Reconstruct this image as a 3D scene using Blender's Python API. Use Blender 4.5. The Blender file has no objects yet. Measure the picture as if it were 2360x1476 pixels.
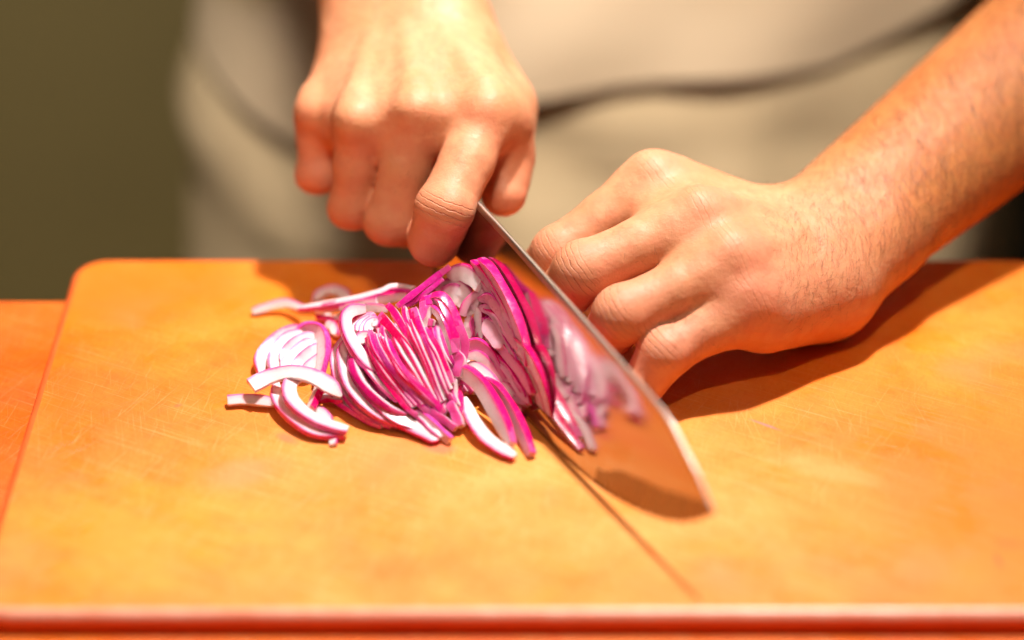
import bpy, math, random
import numpy as np
from mathutils import Vector, Matrix

# ------------------------------------------------------------------ camera, light, exposure
S = 0.001                                   # everything below is laid out in millimetres
scene = bpy.context.scene
TH = math.radians(31.0)
DIST = 950.0
LENS = 85.0
CAM = np.array([0.0, -DIST * math.cos(TH), DIST * math.sin(TH)])
cam_data = bpy.data.cameras.new("camera")
cam_data.lens = LENS
cam_data.sensor_width = 36.0
cam_data.clip_start = 0.01
cam_data.clip_end = 50.0
cam_data.dof.use_dof = True
cam_data.dof.focus_distance = 0.902
cam_data.dof.aperture_fstop = 2.2
cam = bpy.data.objects.new("camera", cam_data)
scene.collection.objects.link(cam)
cam.location = Vector(CAM * S)
cam.rotation_euler = (math.pi / 2 - TH, 0, 0)
scene.camera = cam

world = bpy.data.worlds.new("World")
scene.world = world
world.use_nodes = True
world.node_tree.nodes["Background"].inputs[0].default_value = (1.0, 0.80, 0.55, 1)
world.node_tree.nodes["Background"].inputs[1].default_value = 0.03

def look(o, target):
    d = Vector(target) - o.location
    o.rotation_euler = d.to_track_quat('-Z', 'Y').to_euler()

sp = bpy.data.lights.new("kitchen_spotlight", 'SPOT')
sp.energy = 132.0
sp.color = (1.0, 0.94, 0.905)
sp.shadow_soft_size = 0.042
sp.spot_size = math.radians(46)
sp.spot_blend = 1.0
spo = bpy.data.objects.new("kitchen_spotlight", sp)
scene.collection.objects.link(spo)
spo.location = (0.225, 0.25, 1.20)
look(spo, (-0.055, -0.11, 0.0))

ar = bpy.data.lights.new("ambient_fill", 'AREA')  # unseen soft fill, added to lift the shadows
ar.energy = 3.6
ar.color = (1.0, 0.86, 0.66)
ar.shape = 'RECTANGLE'
ar.size = 1.6
ar.size_y = 1.0
aro = bpy.data.objects.new("ambient_fill", ar)
scene.collection.objects.link(aro)
aro.location = (-0.7, -0.5, 1.9)
look(aro, (0, 0.2, -0.1))

s2 = bpy.data.lights.new("apron_fill_spot", 'SPOT')  # unseen lamp added to brighten the shirt and apron alone
s2.energy = 330.0
s2.color = (1.0, 0.86, 0.68)
s2.shadow_soft_size = 0.22
s2.spot_size = math.radians(14.5)
s2.spot_blend = 0.45
s2o = bpy.data.objects.new("apron_fill_spot", s2)
scene.collection.objects.link(s2o)
s2o.location = (0.02, -0.66, 1.66)
look(s2o, (0.02, 0.31, 0.06))

a2 = bpy.data.lights.new("cabinet_fill_spot", 'SPOT')  # unseen lamp added to lighten the cabinets behind the cook
a2.energy = 120.0
a2.color = (1.0, 0.86, 0.60)
a2.shadow_soft_size = 0.15
a2.spot_size = math.radians(75)
a2.spot_blend = 0.8
a2o = bpy.data.objects.new("cabinet_fill_spot", a2)
scene.collection.objects.link(a2o)
a2o.location = (-0.8, 0.55, 1.8)
look(a2o, (-0.8, 1.35, 0.0))

scene.view_settings.view_transform = 'Standard'
scene.view_settings.look = 'None'
scene.view_settings.exposure = 0.22
scene.view_settings.gamma = 1.0

# ------------------------------------------------------------------ helpers
FPX = LENS / 36.0 * 2360.0
CF = np.array([0, math.cos(TH), -math.sin(TH)])
CU = np.array([0, math.sin(TH), math.cos(TH)])
CR = np.array([1.0, 0, 0])

def at(u, v, z=0.0):
    """point of the place at height z (mm above the board) seen at photograph pixel u, v"""
    d = CF + (u - 1180) / FPX * CR - (v - 738) / FPX * CU
    return CAM + d * ((z - CAM[2]) / d[2])

def unit(v):
    v = np.asarray(v, float)
    return v / (np.linalg.norm(v) + 1e-12)

COL = scene.collection

def link(name, me, parent=None):
    o = bpy.data.objects.new(name, me)
    COL.objects.link(o)
    if parent is not None:
        o.parent = parent
    return o

def mesh_obj(name, verts, faces, mat, parent=None, smooth=True, mats=None, mat_idx=None):
    me = bpy.data.meshes.new(name)
    me.from_pydata([tuple(v) for v in np.asarray(verts, float) * S], [], faces)
    for m in (mats or [mat]):
        me.materials.append(m)
    if mat_idx is not None:
        me.polygons.foreach_set("material_index", np.asarray(mat_idx, dtype=np.int32))
    me.polygons.foreach_set("use_smooth", [smooth] * len(me.polygons))
    me.update()
    return link(name, me, parent)

def tag(o, label=None, cat=None, group=None, kind=None):
    if label: o["label"] = label
    if cat: o["category"] = cat
    if group: o["group"] = group
    if kind: o["kind"] = kind
    return o

def empty(name, loc=(0, 0, 0)):
    o = bpy.data.objects.new(name, None)
    COL.objects.link(o)
    o.location = Vector(loc) * S
    o.empty_display_size = 0.02
    return o

# ---- node helper
class NT:
    def __init__(self, name):
        self.m = bpy.data.materials.new(name)
        self.m.use_nodes = True
        self.t = self.m.node_tree
        self.b = self.t.nodes["Principled BSDF"]
    def n(self, typ, **kw):
        nd = self.t.nodes.new(typ)
        for k, v in kw.items():
            setattr(nd, k, v)
        return nd
    def l(self, a, b):
        self.t.links.new(a, b)
    def coord(self, scale=(1, 1, 1), rot=(0, 0, 0), out="Object"):
        tc = self.n("ShaderNodeTexCoord")
        mp = self.n("ShaderNodeMapping")
        src = tc.outputs[out]
        if rot != (0, 0, 0):                     # turn first, then stretch
            mr = self.n("ShaderNodeMapping")
            mr.inputs["Rotation"].default_value = rot
            self.l(src, mr.inputs[0])
            src = mr.outputs[0]
        mp.inputs["Scale"].default_value = scale
        self.l(src, mp.inputs[0])
        return mp.outputs[0]
    def noise(self, vec, scale, detail=3, rough=0.5, dist=0.0):
        nd = self.n("ShaderNodeTexNoise")
        nd.inputs["Scale"].default_value = scale
        nd.inputs["Detail"].default_value = detail
        nd.inputs["Roughness"].default_value = rough
        nd.inputs["Distortion"].default_value = dist
        self.l(vec, nd.inputs["Vector"])
        return nd.outputs[0]
    def ramp(self, fac, stops, interp='LINEAR'):
        nd = self.n("ShaderNodeValToRGB")
        cr = nd.color_ramp
        cr.interpolation = interp
        while len(cr.elements) < len(stops):
            cr.elements.new(0.5)
        for e, (p, c) in zip(cr.elements, stops):
            e.position = p
            e.color = (c[0], c[1], c[2], 1) if hasattr(c, "__len__") else (c, c, c, 1)
        self.l(fac, nd.inputs[0])
        return nd.outputs[0]
    def mix(self, fac, a, b, mode='MIX'):
        nd = self.n("ShaderNodeMix", data_type='RGBA', blend_type=mode)
        for sock, val in ((nd.inputs[0], fac), (nd.inputs[6], a), (nd.inputs[7], b)):
            if isinstance(val, (int, float)):
                sock.default_value = val
            elif isinstance(val, tuple):
                sock.default_value = (val[0], val[1], val[2], 1)
            else:
                self.l(val, sock)
        return nd.outputs[2]
    def math(self, op, a, b=None, c=None, clamp=False):
        nd = self.n("ShaderNodeMath", operation=op, use_clamp=clamp)
        for i, val in enumerate((a, b, c)):
            if val is None: continue
            if isinstance(val, (int, float)):
                nd.inputs[i].default_value = val
            else:
                self.l(val, nd.inputs[i])
        return nd.outputs[0]
    def attr(self, name):
        nd = self.n("ShaderNodeAttribute", attribute_name=name)
        return nd
    def bump(self, h, strength, dist, prev=None):
        nd = self.n("ShaderNodeBump")
        nd.inputs["Strength"].default_value = strength
        nd.inputs["Distance"].default_value = dist
        self.l(h, nd.inputs["Height"])
        if prev is not None:
            self.l(prev, nd.inputs["Normal"])
        return nd.outputs[0]
    def set(self, **kw):
        for k, v in kw.items():
            k = k.replace("_", " ")
            s = self.b.inputs[k]
            if isinstance(v, (int, float)):
                s.default_value = v
            elif isinstance(v, tuple):
                s.default_value = v if len(v) != 3 or s.type == 'VECTOR' else (*v, 1)
            else:
                self.l(v, s)
        return self

# ------------------------------------------------------------------ materials
def mat_board(name, tint=(1, 1, 1), stains_glow=True):
    k = NT(name)
    co = k.coord()
    big = k.noise(co, 8.5, 6, 0.62, 0.6)
    mid = k.noise(k.coord((1, 1.4, 1), (0, 0, 0.3)), 55.0, 4, 0.6, 0.2)
    grain = k.noise(k.coord((140, 900, 60), (0, 0, math.radians(38))), 1.0, 4, 0.65)
    fine = k.noise(k.coord((700, 260, 100), (0, 0, math.radians(12))), 1.0, 4, 0.65)
    base = k.ramp(big, [(0.26, (0.72 * tint[0], 0.105 * tint[1], 0.004 * tint[2])),
                        (0.48, (0.79 * tint[0], 0.175 * tint[1], 0.009 * tint[2])),
                        (0.76, (0.84 * tint[0], 0.270 * tint[1], 0.026 * tint[2]))])
    c = k.mix(k.ramp(mid, [(0.3, 0.0), (0.7, 0.8)]), base, k.mix(1.0, base, (0.95, 0.76, 0.5), 'MULTIPLY'))
    c = k.mix(k.ramp(grain, [(0.42, 0.0), (0.68, 0.5)]), c, k.mix(1.0, c, (1.0, 1.24, 2.1), 'MULTIPLY'))
    c = k.mix(k.ramp(fine, [(0.48, 0.0), (0.72, 0.5)]), c, k.mix(1.0, c, (0.90, 0.70, 0.45), 'MULTIPLY'))
    # worn, paler middle where the chopping is done, the light's glow painted in too
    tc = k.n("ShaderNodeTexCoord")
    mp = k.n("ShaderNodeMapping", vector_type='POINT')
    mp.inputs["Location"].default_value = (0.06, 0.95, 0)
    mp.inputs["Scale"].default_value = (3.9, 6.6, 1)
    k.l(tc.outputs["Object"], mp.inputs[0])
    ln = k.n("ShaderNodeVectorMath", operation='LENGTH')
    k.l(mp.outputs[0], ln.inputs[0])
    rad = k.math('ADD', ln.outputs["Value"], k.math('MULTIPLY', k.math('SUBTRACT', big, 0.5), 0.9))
    glow_wear = k.ramp(rad, [(0.15, 1.0), (1.35, 0.0)], 'EASE')
    if stains_glow:
        c = k.mix(k.math('MULTIPLY', glow_wear, 0.75), c, k.mix(1.0, c, (1.04, 1.68, 6.0), 'MULTIPLY'))
    # knife scratches, three directions
    bumph = k.math('MULTIPLY', fine, 0.4)
    for (sx, sy, ang, thr, amt) in ((30, 1300, 62, 0.64, 0.15), (24, 1500, 40, 0.65, 0.26), (28, 1400, 100, 0.64, 0.15), (34, 1500, 150, 0.65, 0.13), (20, 1500, -28, 0.62, 0.24), (45, 1100, 82, 0.63, 0.14)):
        s = k.noise(k.coord((sx, sy, 9), (0, 0, math.radians(-ang))), 1.0, 2, 0.5)
        ms = k.math('MULTIPLY', k.ramp(s, [(thr, 0.0), (thr + 0.05, 1.0)]), k.math('ADD', k.math('MULTIPLY', glow_wear, 0.9), 0.35))
        c = k.mix(k.math('MULTIPLY', ms, amt), c, (0.95, 0.62, 0.26) if ang != 40 else (0.45, 0.12, 0.01))
        bumph = k.math('SUBTRACT', bumph, k.math('MULTIPLY', ms, 0.6))
    if stains_glow:
        st = k.noise(co, 16.0, 3, 0.5)
        sm = k.ramp(st, [(0.58, 0.0), (0.75, 0.35)])
        c = k.mix(sm, c, (0.80, 0.20, 0.10))
        # juice streaks and marks, plus broad patches painting the light's glow and falloff
        for (u, v, rx, ry, ang, colr, amt) in ((1765, 980, 9, 1.1, -35, (0.75, 0.14, 0.22), 0.55), (2300, 1290, 1.6, 7, 8, (0.75, 0.06, 0.03), 0.7),
                                               (1465, 1150, 1.6, 1.0, 0, (0.6, 0.02, 0.02), 0.8), (410, 935, 2.0, 1.2, 30, (0.75, 0.12, 0.05), 0.6),
                                               (560, 1090, 22, 14, 20, (0.80, 0.24, 0.12), 0.4), (2320, 1255, 8, 6, 0, (0.78, 0.12, 0.02), 0.5), (2400, 1150, 80, 95, 10, (0.76, 0.12, 0.004), 0.5),
                                               (300, 1230, 70, 42, 0, (0.85, 0.33, 0.024), 0.32), (330, 660, 70, 40, 5, (0.78, 0.14, 0.003), 0.7), (880, 1060, 30, 26, 40, (0.82, 0.25, 0.09), 0.35), (1010, 1030, 9, 5, -30, (0.70, 0.10, 0.10), 0.5), (660, 1010, 7, 4, -40, (0.72, 0.12, 0.09), 0.5), (1900, 1080, 26, 9, -25, (0.86, 0.34, 0.11), 0.4), (150, 900, 10, 40, 10, (0.76, 0.12, 0.004), 0.5)):
            p = at(u, v) * S
            m2 = k.n("ShaderNodeMapping", vector_type='TEXTURE')
            m2.inputs["Location"].default_value = (p[0], p[1], 0)
            m2.inputs["Rotation"].default_value = (0, 0, math.radians(ang))
            m2.inputs["Scale"].default_value = (rx * S, ry * S, 1)
            k.l(tc.outputs["Object"], m2.inputs[0])
            l2 = k.n("ShaderNodeVectorMath", operation='LENGTH')
            k.l(m2.outputs[0], l2.inputs[0])
            wob = k.math('ADD', l2.outputs["Value"], k.math('MULTIPLY', k.math('SUBTRACT', mid, 0.5), 1.2))
            c = k.mix(k.ramp(wob, [(0.2, amt), (1.1, 0.0)], 'EASE'), c, colr)
    k.set(Base_Color=c, Roughness=k.ramp(k.noise(co, 30.0, 4, 0.6), [(0.36, 0.30), (0.52, 0.56)]), Specular_IOR_Level=0.28)
    k.set(Normal=k.bump(bumph, 0.35, 0.0004))
    return k.m

def mat_simple(name, col, rough=0.6, **kw):
    k = NT(name)
    k.set(Base_Color=col, Roughness=rough, **kw)
    return k.m

def mat_skin():
    k = NT("skin")
    co = k.coord()
    big = k.noise(co, 38.0, 4, 0.55)
    mot = k.noise(co, 190.0, 4, 0.6)
    red = k.attr("red").outputs["Fac"]
    c = k.ramp(big, [(0.3, (0.565, 0.222, 0.098)), (0.7, (0.655, 0.305, 0.160))])
    c = k.mix(k.ramp(mot, [(0.40, 0.0), (0.70, 0.6)]), c, (0.58, 0.19, 0.095))
    c = k.mix(k.math('MULTIPLY', red, 0.74), c, (0.66, 0.205, 0.125))
    c = k.mix(k.attr('tan').outputs['Fac'], c, k.mix(1.0, c, (0.76, 0.61, 0.33), 'MULTIPLY'))
    # joint wrinkles: the attribute holds millimetres along the finger
    cr = k.attr("crease").outputs["Fac"]
    cm = k.attr("cmask").outputs["Fac"]
    wob = k.math('ADD', cr, k.math('MULTIPLY', k.math('SUBTRACT', mot, 0.5), 2.6))
    wv = k.math('SINE', k.math('MULTIPLY', wob, 2.7))
    line = k.ramp(wv, [(0.0, 0.0), (0.72, 0.0), (1.0, 1.0)])
    line = k.math('MULTIPLY', line, cm)
    c = k.mix(k.math('MULTIPLY', line, 0.5), c, (0.46, 0.15, 0.075))
    vor = k.n("ShaderNodeTexVoronoi", feature='DISTANCE_TO_EDGE')
    vor.inputs["Scale"].default_value = 900.0
    k.l(k.coord((1, 1, 1)), vor.inputs["Vector"])
    pores = k.ramp(vor.outputs["Distance"], [(0.0, 0.0), (0.12, 1.0)])
    b1 = k.bump(pores, 0.22, 0.00012)
    b2 = k.bump(k.noise(co, 75.0, 4, 0.65), 0.45, 0.0016, k.bump(mot, 0.5, 0.0006, b1))
    b3 = k.bump(k.math('MULTIPLY', line, -1.0), 0.65, 0.0006, b2)
    k.set(Base_Color=c, Roughness=k.ramp(mot, [(0.3, 0.44), (0.7, 0.60)]), Specular_IOR_Level=0.34,
          Subsurface_Weight=0.12, Subsurface_Radius=(1.0, 0.32, 0.14), Subsurface_Scale=0.0025, Normal=b3)
    return k.m

def mat_cloth(name, a, b, weave=1800.0):
    k = NT(name)
    co = k.coord()
    big = k.noise(co, 9.0, 4, 0.55)
    fi = k.noise(k.coord((1, 1, 0.35)), weave, 2, 0.6)
    c = k.ramp(big, [(0.32, a), (0.68, b)])
    c = k.mix(k.math('MULTIPLY', fi, 0.25), c, k.mix(1.0, c, (0.7, 0.68, 0.62), 'MULTIPLY'))
    k.set(Base_Color=c, Roughness=0.9, Specular_IOR_Level=0.15, Normal=k.bump(fi, 0.3, 0.0004))
    return k.m

def mat_blade():
    k = NT("polished_steel")
    gr = k.noise(k.coord((900, 14, 14), (0, 0, 0)), 1.0, 3, 0.6)
    sm = k.noise(k.coord(), 45.0, 3, 0.6)
    r = k.math('ADD', k.ramp(sm, [(0.3, 0.07), (0.75, 0.125)]), k.math('MULTIPLY', gr, 0.02))
    k.set(Base_Color=(0.46, 0.37, 0.345), Metallic=1.0, Roughness=r, Normal=k.bump(gr, 0.025, 0.0002))
    return k.m

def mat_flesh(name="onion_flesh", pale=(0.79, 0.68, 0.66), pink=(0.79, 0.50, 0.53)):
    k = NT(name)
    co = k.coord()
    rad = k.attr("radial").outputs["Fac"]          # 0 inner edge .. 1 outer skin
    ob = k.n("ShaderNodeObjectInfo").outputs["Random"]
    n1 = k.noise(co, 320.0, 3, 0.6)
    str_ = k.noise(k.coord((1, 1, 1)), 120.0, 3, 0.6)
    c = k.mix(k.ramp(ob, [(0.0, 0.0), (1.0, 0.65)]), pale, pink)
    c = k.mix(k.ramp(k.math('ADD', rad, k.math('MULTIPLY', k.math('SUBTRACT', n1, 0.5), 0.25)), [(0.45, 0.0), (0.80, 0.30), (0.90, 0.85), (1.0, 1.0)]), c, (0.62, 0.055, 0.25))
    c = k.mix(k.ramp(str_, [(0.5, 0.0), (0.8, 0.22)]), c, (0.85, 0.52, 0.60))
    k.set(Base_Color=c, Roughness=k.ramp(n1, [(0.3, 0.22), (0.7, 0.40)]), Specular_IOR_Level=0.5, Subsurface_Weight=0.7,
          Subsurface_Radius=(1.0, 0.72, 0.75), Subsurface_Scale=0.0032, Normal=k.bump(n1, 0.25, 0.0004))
    return k.m

def mat_onion_skin():
    k = NT("onion_skin")
    ob = k.n("ShaderNodeObjectInfo").outputs["Random"]
    n1 = k.noise(k.coord(), 140.0, 4, 0.6)
    n2 = k.noise(k.coord(), 700.0, 3, 0.6)
    c = k.ramp(k.math('ADD', k.math('MULTIPLY', ob, 0.7), k.math('MULTIPLY', n1, 0.4)),
               [(0.15, (0.70, 0.001, 0.070)), (0.5, (0.76, 0.002, 0.15)), (0.8, (0.66, 0.012, 0.27)), (1.0, (0.58, 0.09, 0.40))])
    c = k.mix(k.ramp(n2, [(0.55, 0.0), (0.85, 0.35)]), c, (0.80, 0.25, 0.48))
    k.set(Base_Color=c, Roughness=k.ramp(n1, [(0.3, 0.16), (0.7, 0.34)]), Specular_IOR_Level=0.55, Subsurface_Weight=0.15,
          Subsurface_Radius=(1.0, 0.2, 0.5), Subsurface_Scale=0.0015, Coat_Weight=0.25, Coat_Roughness=0.12, Normal=k.bump(n2, 0.3, 0.0003))
    return k.m

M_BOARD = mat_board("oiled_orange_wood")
M_RIM = None
M_TABLE = mat_board("worn_orange_wood", (0.9, 0.70, 0.75), False)
M_SKIN = mat_skin()
M_SHIRT = mat_cloth("cream_cotton", (0.64, 0.52, 0.385), (0.70, 0.575, 0.435))
M_APRON = mat_cloth("taupe_canvas", (0.64, 0.515, 0.345), (0.71, 0.58, 0.40))
M_BLADE = mat_blade()
k = NT("satin_steel")
gr = k.noise(k.coord((150, 150, 40)), 1.0, 2, 0.5)
k.set(Base_Color=(0.25, 0.18, 0.14), Metallic=1.0, Roughness=k.ramp(gr, [(0.3, 0.22), (0.7, 0.34)]))
M_SATIN = k.m
M_SPINE = mat_simple("ground_spine", (0.60, 0.52, 0.44), 0.38, Metallic=1.0)
M_FLESH = mat_flesh()
M_FLESH_SHADED = mat_flesh("shaded_onion_flesh", (0.68, 0.36, 0.43), (0.60, 0.20, 0.31))  # darker pink flesh stands in for the shade beside the blade
M_PEEL = mat_onion_skin()
M_HANDLE = mat_simple("black_handle", (0.02, 0.017, 0.015), 0.4)
M_RIVET = mat_simple("steel_rivet", (0.6, 0.58, 0.55), 0.25, Metallic=1.0)
M_NAIL = mat_simple("fingernail", (0.78, 0.50, 0.40), 0.25)
M_HAIR = mat_simple("dark_hair", (0.06, 0.027, 0.013), 0.5)

# ------------------------------------------------------------------ setting: floor, back cabinets
def box(x0, x1, y0, y1, z0, z1, off=0):
    v = [(x0, y0, z0), (x1, y0, z0), (x1, y1, z0), (x0, y1, z0), (x0, y0, z1), (x1, y0, z1), (x1, y1, z1), (x0, y1, z1)]
    f = [(0, 3, 2, 1), (4, 5, 6, 7), (0, 1, 5, 4), (1, 2, 6, 5), (2, 3, 7, 6), (3, 0, 4, 7)]
    return v, [tuple(i + off for i in q) for q in f]

def mat_dim(name, a, b, rough=0.7, sc=4.0):
    k = NT(name)
    n = k.noise(k.coord(), sc, 3, 0.5)
    k.set(Base_Color=k.ramp(n, [(0.3, a), (0.7, b)]), Roughness=rough)
    return k.m

fl = mesh_obj("floor", [(-4000, -2500, -900), (4000, -2500, -900), (4000, 4000, -900), (-4000, 4000, -900)], [(0, 1, 2, 3)],
              mat_dim("dark_floor", (0.20, 0.155, 0.06), (0.27, 0.21, 0.09), 0.7, 2.0), smooth=False)
tag(fl, kind="structure")
wl = mesh_obj("wall", *box(-4000, 4000, 2300, 2400, -900, 1800), mat_dim("dim_wall", (0.26, 0.22, 0.12), (0.30, 0.25, 0.14)), smooth=False)
tag(wl, kind="structure")

# ------------------------------------------------------------------ slabs with rounded corners and edges
def slab(x0, x1, y0, y1, ztop, thick, rc, re, nseg=10, bevn=4):
    """rounded-corner slab; returns verts, faces, per-face flag (1 = edge rounding)"""
    def ring(inset, z):
        pts = []
        r = max(rc - inset, 0.5)
        for cx, cy, a0 in ((x1 - rc, y1 - rc, 0), (x0 + rc, y1 - rc, 90), (x0 + rc, y0 + rc, 180), (x1 - rc, y0 + rc, 270)):
            for i in range(nseg + 1):
                a = math.radians(a0 + 90 * i / nseg)
                pts.append((cx + r * math.cos(a), cy + r * math.sin(a), z))
        return pts
    rings = []
    rings.append(ring(1.0, ztop - thick))
    rings.append(ring(0.0, ztop - thick + 1.0))
    for i in range(bevn + 1):
        a = math.pi / 2 * i / bevn
        rings.append(ring(re * (1 - math.cos(a)), ztop - re + re * math.sin(a)))
    n = len(rings[0])
    v = [p for r in rings for p in r]
    f, fl_ = [], []
    for k in range(len(rings) - 1):
        for i in range(n):
            j = (i + 1) % n
            f.append((k * n + i, k * n + j, (k + 1) * n + j, (k + 1) * n + i))
            fl_.append(1 if k >= 2 else 0)
    f.append(tuple((len(rings) - 1) * n + i for i in range(n))); fl_.append(0)
    f.append(tuple(reversed(range(n)))); fl_.append(0)
    return v, f, fl_

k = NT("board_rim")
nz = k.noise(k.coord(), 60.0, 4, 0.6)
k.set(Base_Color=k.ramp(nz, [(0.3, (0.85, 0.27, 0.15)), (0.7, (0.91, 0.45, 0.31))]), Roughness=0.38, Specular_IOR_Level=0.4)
M_RIM = k.m  # paler rim: handling wear, with the front edge's highlight painted in
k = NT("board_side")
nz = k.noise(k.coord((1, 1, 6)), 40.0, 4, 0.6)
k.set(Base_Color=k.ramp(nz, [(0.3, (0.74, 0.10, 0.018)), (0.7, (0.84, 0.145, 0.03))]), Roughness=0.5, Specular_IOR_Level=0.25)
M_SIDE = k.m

BT = 8.0
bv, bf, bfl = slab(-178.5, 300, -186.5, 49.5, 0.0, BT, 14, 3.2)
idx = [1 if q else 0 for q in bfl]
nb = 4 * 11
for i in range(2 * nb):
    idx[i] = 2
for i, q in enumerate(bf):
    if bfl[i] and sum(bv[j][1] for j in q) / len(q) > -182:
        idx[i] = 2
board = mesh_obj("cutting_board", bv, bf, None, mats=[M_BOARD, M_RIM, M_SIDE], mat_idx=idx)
for p in list(board.data.polygons)[-2:]:
    p.use_smooth = False
tag(board, "orange wooden cutting board with rounded corners and knife scratches under the onion", "cutting board")

tv, tf, tfl = slab(-900, 900, -420, 30, -BT - 0.3, 40, 6, 2.5)
table = mesh_obj("worktop", tv, tf, M_TABLE)
for p in list(table.data.polygons)[-2:]:
    p.use_smooth = False
tag(table, "lower orange wooden worktop showing beside and below the cutting board", "worktop")
cabv, cabf = box(-880, 880, -400, 10, -900, -BT - 40.5)
cab = mesh_obj("base_cabinet", cabv, cabf, mat_dim("cabinet_front", (0.10, 0.07, 0.035), (0.13, 0.09, 0.045)), smooth=False)
cab.parent = table

# tall dim units far behind the cook
def unit_obj(x0, x1, y, z1, mat, label):
    r = empty("kitchen_cabinet", ((x0 + x1) / 2, y, -900))
    ox, oy = (x0 + x1) / 2, y
    v, f = box(x0 - ox, x1 - ox, 0, 600, 100, z1 + 900)
    mesh_obj("carcass", v, f, mat, r, smooth=False)
    n = max(1, round((x1 - x0) / 800))
    w = (x1 - x0) / n
    for i in range(n):
        v, f = box(x0 - ox + i * w + 4, x0 - ox + (i + 1) * w - 4, -20, -0.5, 110, z1 + 895)
        mesh_obj("door", v, f, mat, r, smooth=False)
        v, f = box(x0 - ox + i * w + w - 40, x0 - ox + i * w + w - 28, -45, -20.5, 500, 760)
        mesh_obj("handle", v, f, M_RIVET, r, smooth=False)
    tag(r, label, "cabinet")
    return r
M_CAB = mat_dim("olive_cabinet", (0.37, 0.31, 0.165), (0.46, 0.385, 0.20), 0.6, 2.5)
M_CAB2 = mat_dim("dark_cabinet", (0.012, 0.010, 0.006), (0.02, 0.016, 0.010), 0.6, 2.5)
unit_obj(-1600, -40, 1250, 900, M_CAB, "blurred olive brown cabinet behind the cook on the left")
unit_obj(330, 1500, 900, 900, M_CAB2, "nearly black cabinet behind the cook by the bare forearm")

# ------------------------------------------------------------------ knife
GA = at(1206, 960)
KH = unit(at(1477, 1237) - GA)                     # heading of the edge along the board
KN = np.array([-KH[1], KH[0], 0.0])
if KN[0] < 0: KN = -KN
LEAN = math.radians(14)
KU = math.cos(LEAN) * np.array([0, 0, 1.0]) + math.sin(LEAN) * KN
KW = unit(np.cross(KH, KU))                        # across the blade
if KW[0] < 0: KW = -KW

def kp(s, h, w=0.0):
    return GA + KH * s + KU * (h - 2.2) + KW * w

def lerp_curve(pts, x):
    xs = [p[0] for p in pts]; ys = [p[1] for p in pts]
    return np.interp(x, xs, ys)

def smooth_curve(pts, n):
    """Catmull-Rom through pts (n samples)"""
    P = np.asarray(pts, float)
    P = np.vstack([2 * P[0] - P[1], P, 2 * P[-1] - P[-2]])
    m = len(P) - 3
    out = []
    for t in np.linspace(0, m - 1e-6, n):
        i = int(t); u = t - i
        p0, p1, p2, p3 = P[i:i + 4]
        out.append(0.5 * ((2 * p1) + (-p0 + p2) * u + (2 * p0 - 5 * p1 + 4 * p2 - p3) * u ** 2 + (-p0 + 3 * p1 - 3 * p2 + p3) * u ** 3))
    return np.array(out)

EDGE = [(-82, 9.6), (-50, 5.8), (-20, 3.4), (7, 2.5), (31, 2.4), (54, 4.2), (76.1, 8.8), (96.1, 15.6), (108.8, 22.9), (118.5, 31.4)]
SPINE = [(-82, 62.0), (-61, 60.6), (-28.4, 58.1), (15.5, 54.4), (53.5, 50.9), (80.6, 48.0), (97, 42.2), (107.1, 38.1), (118.5, 31.8)]

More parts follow.
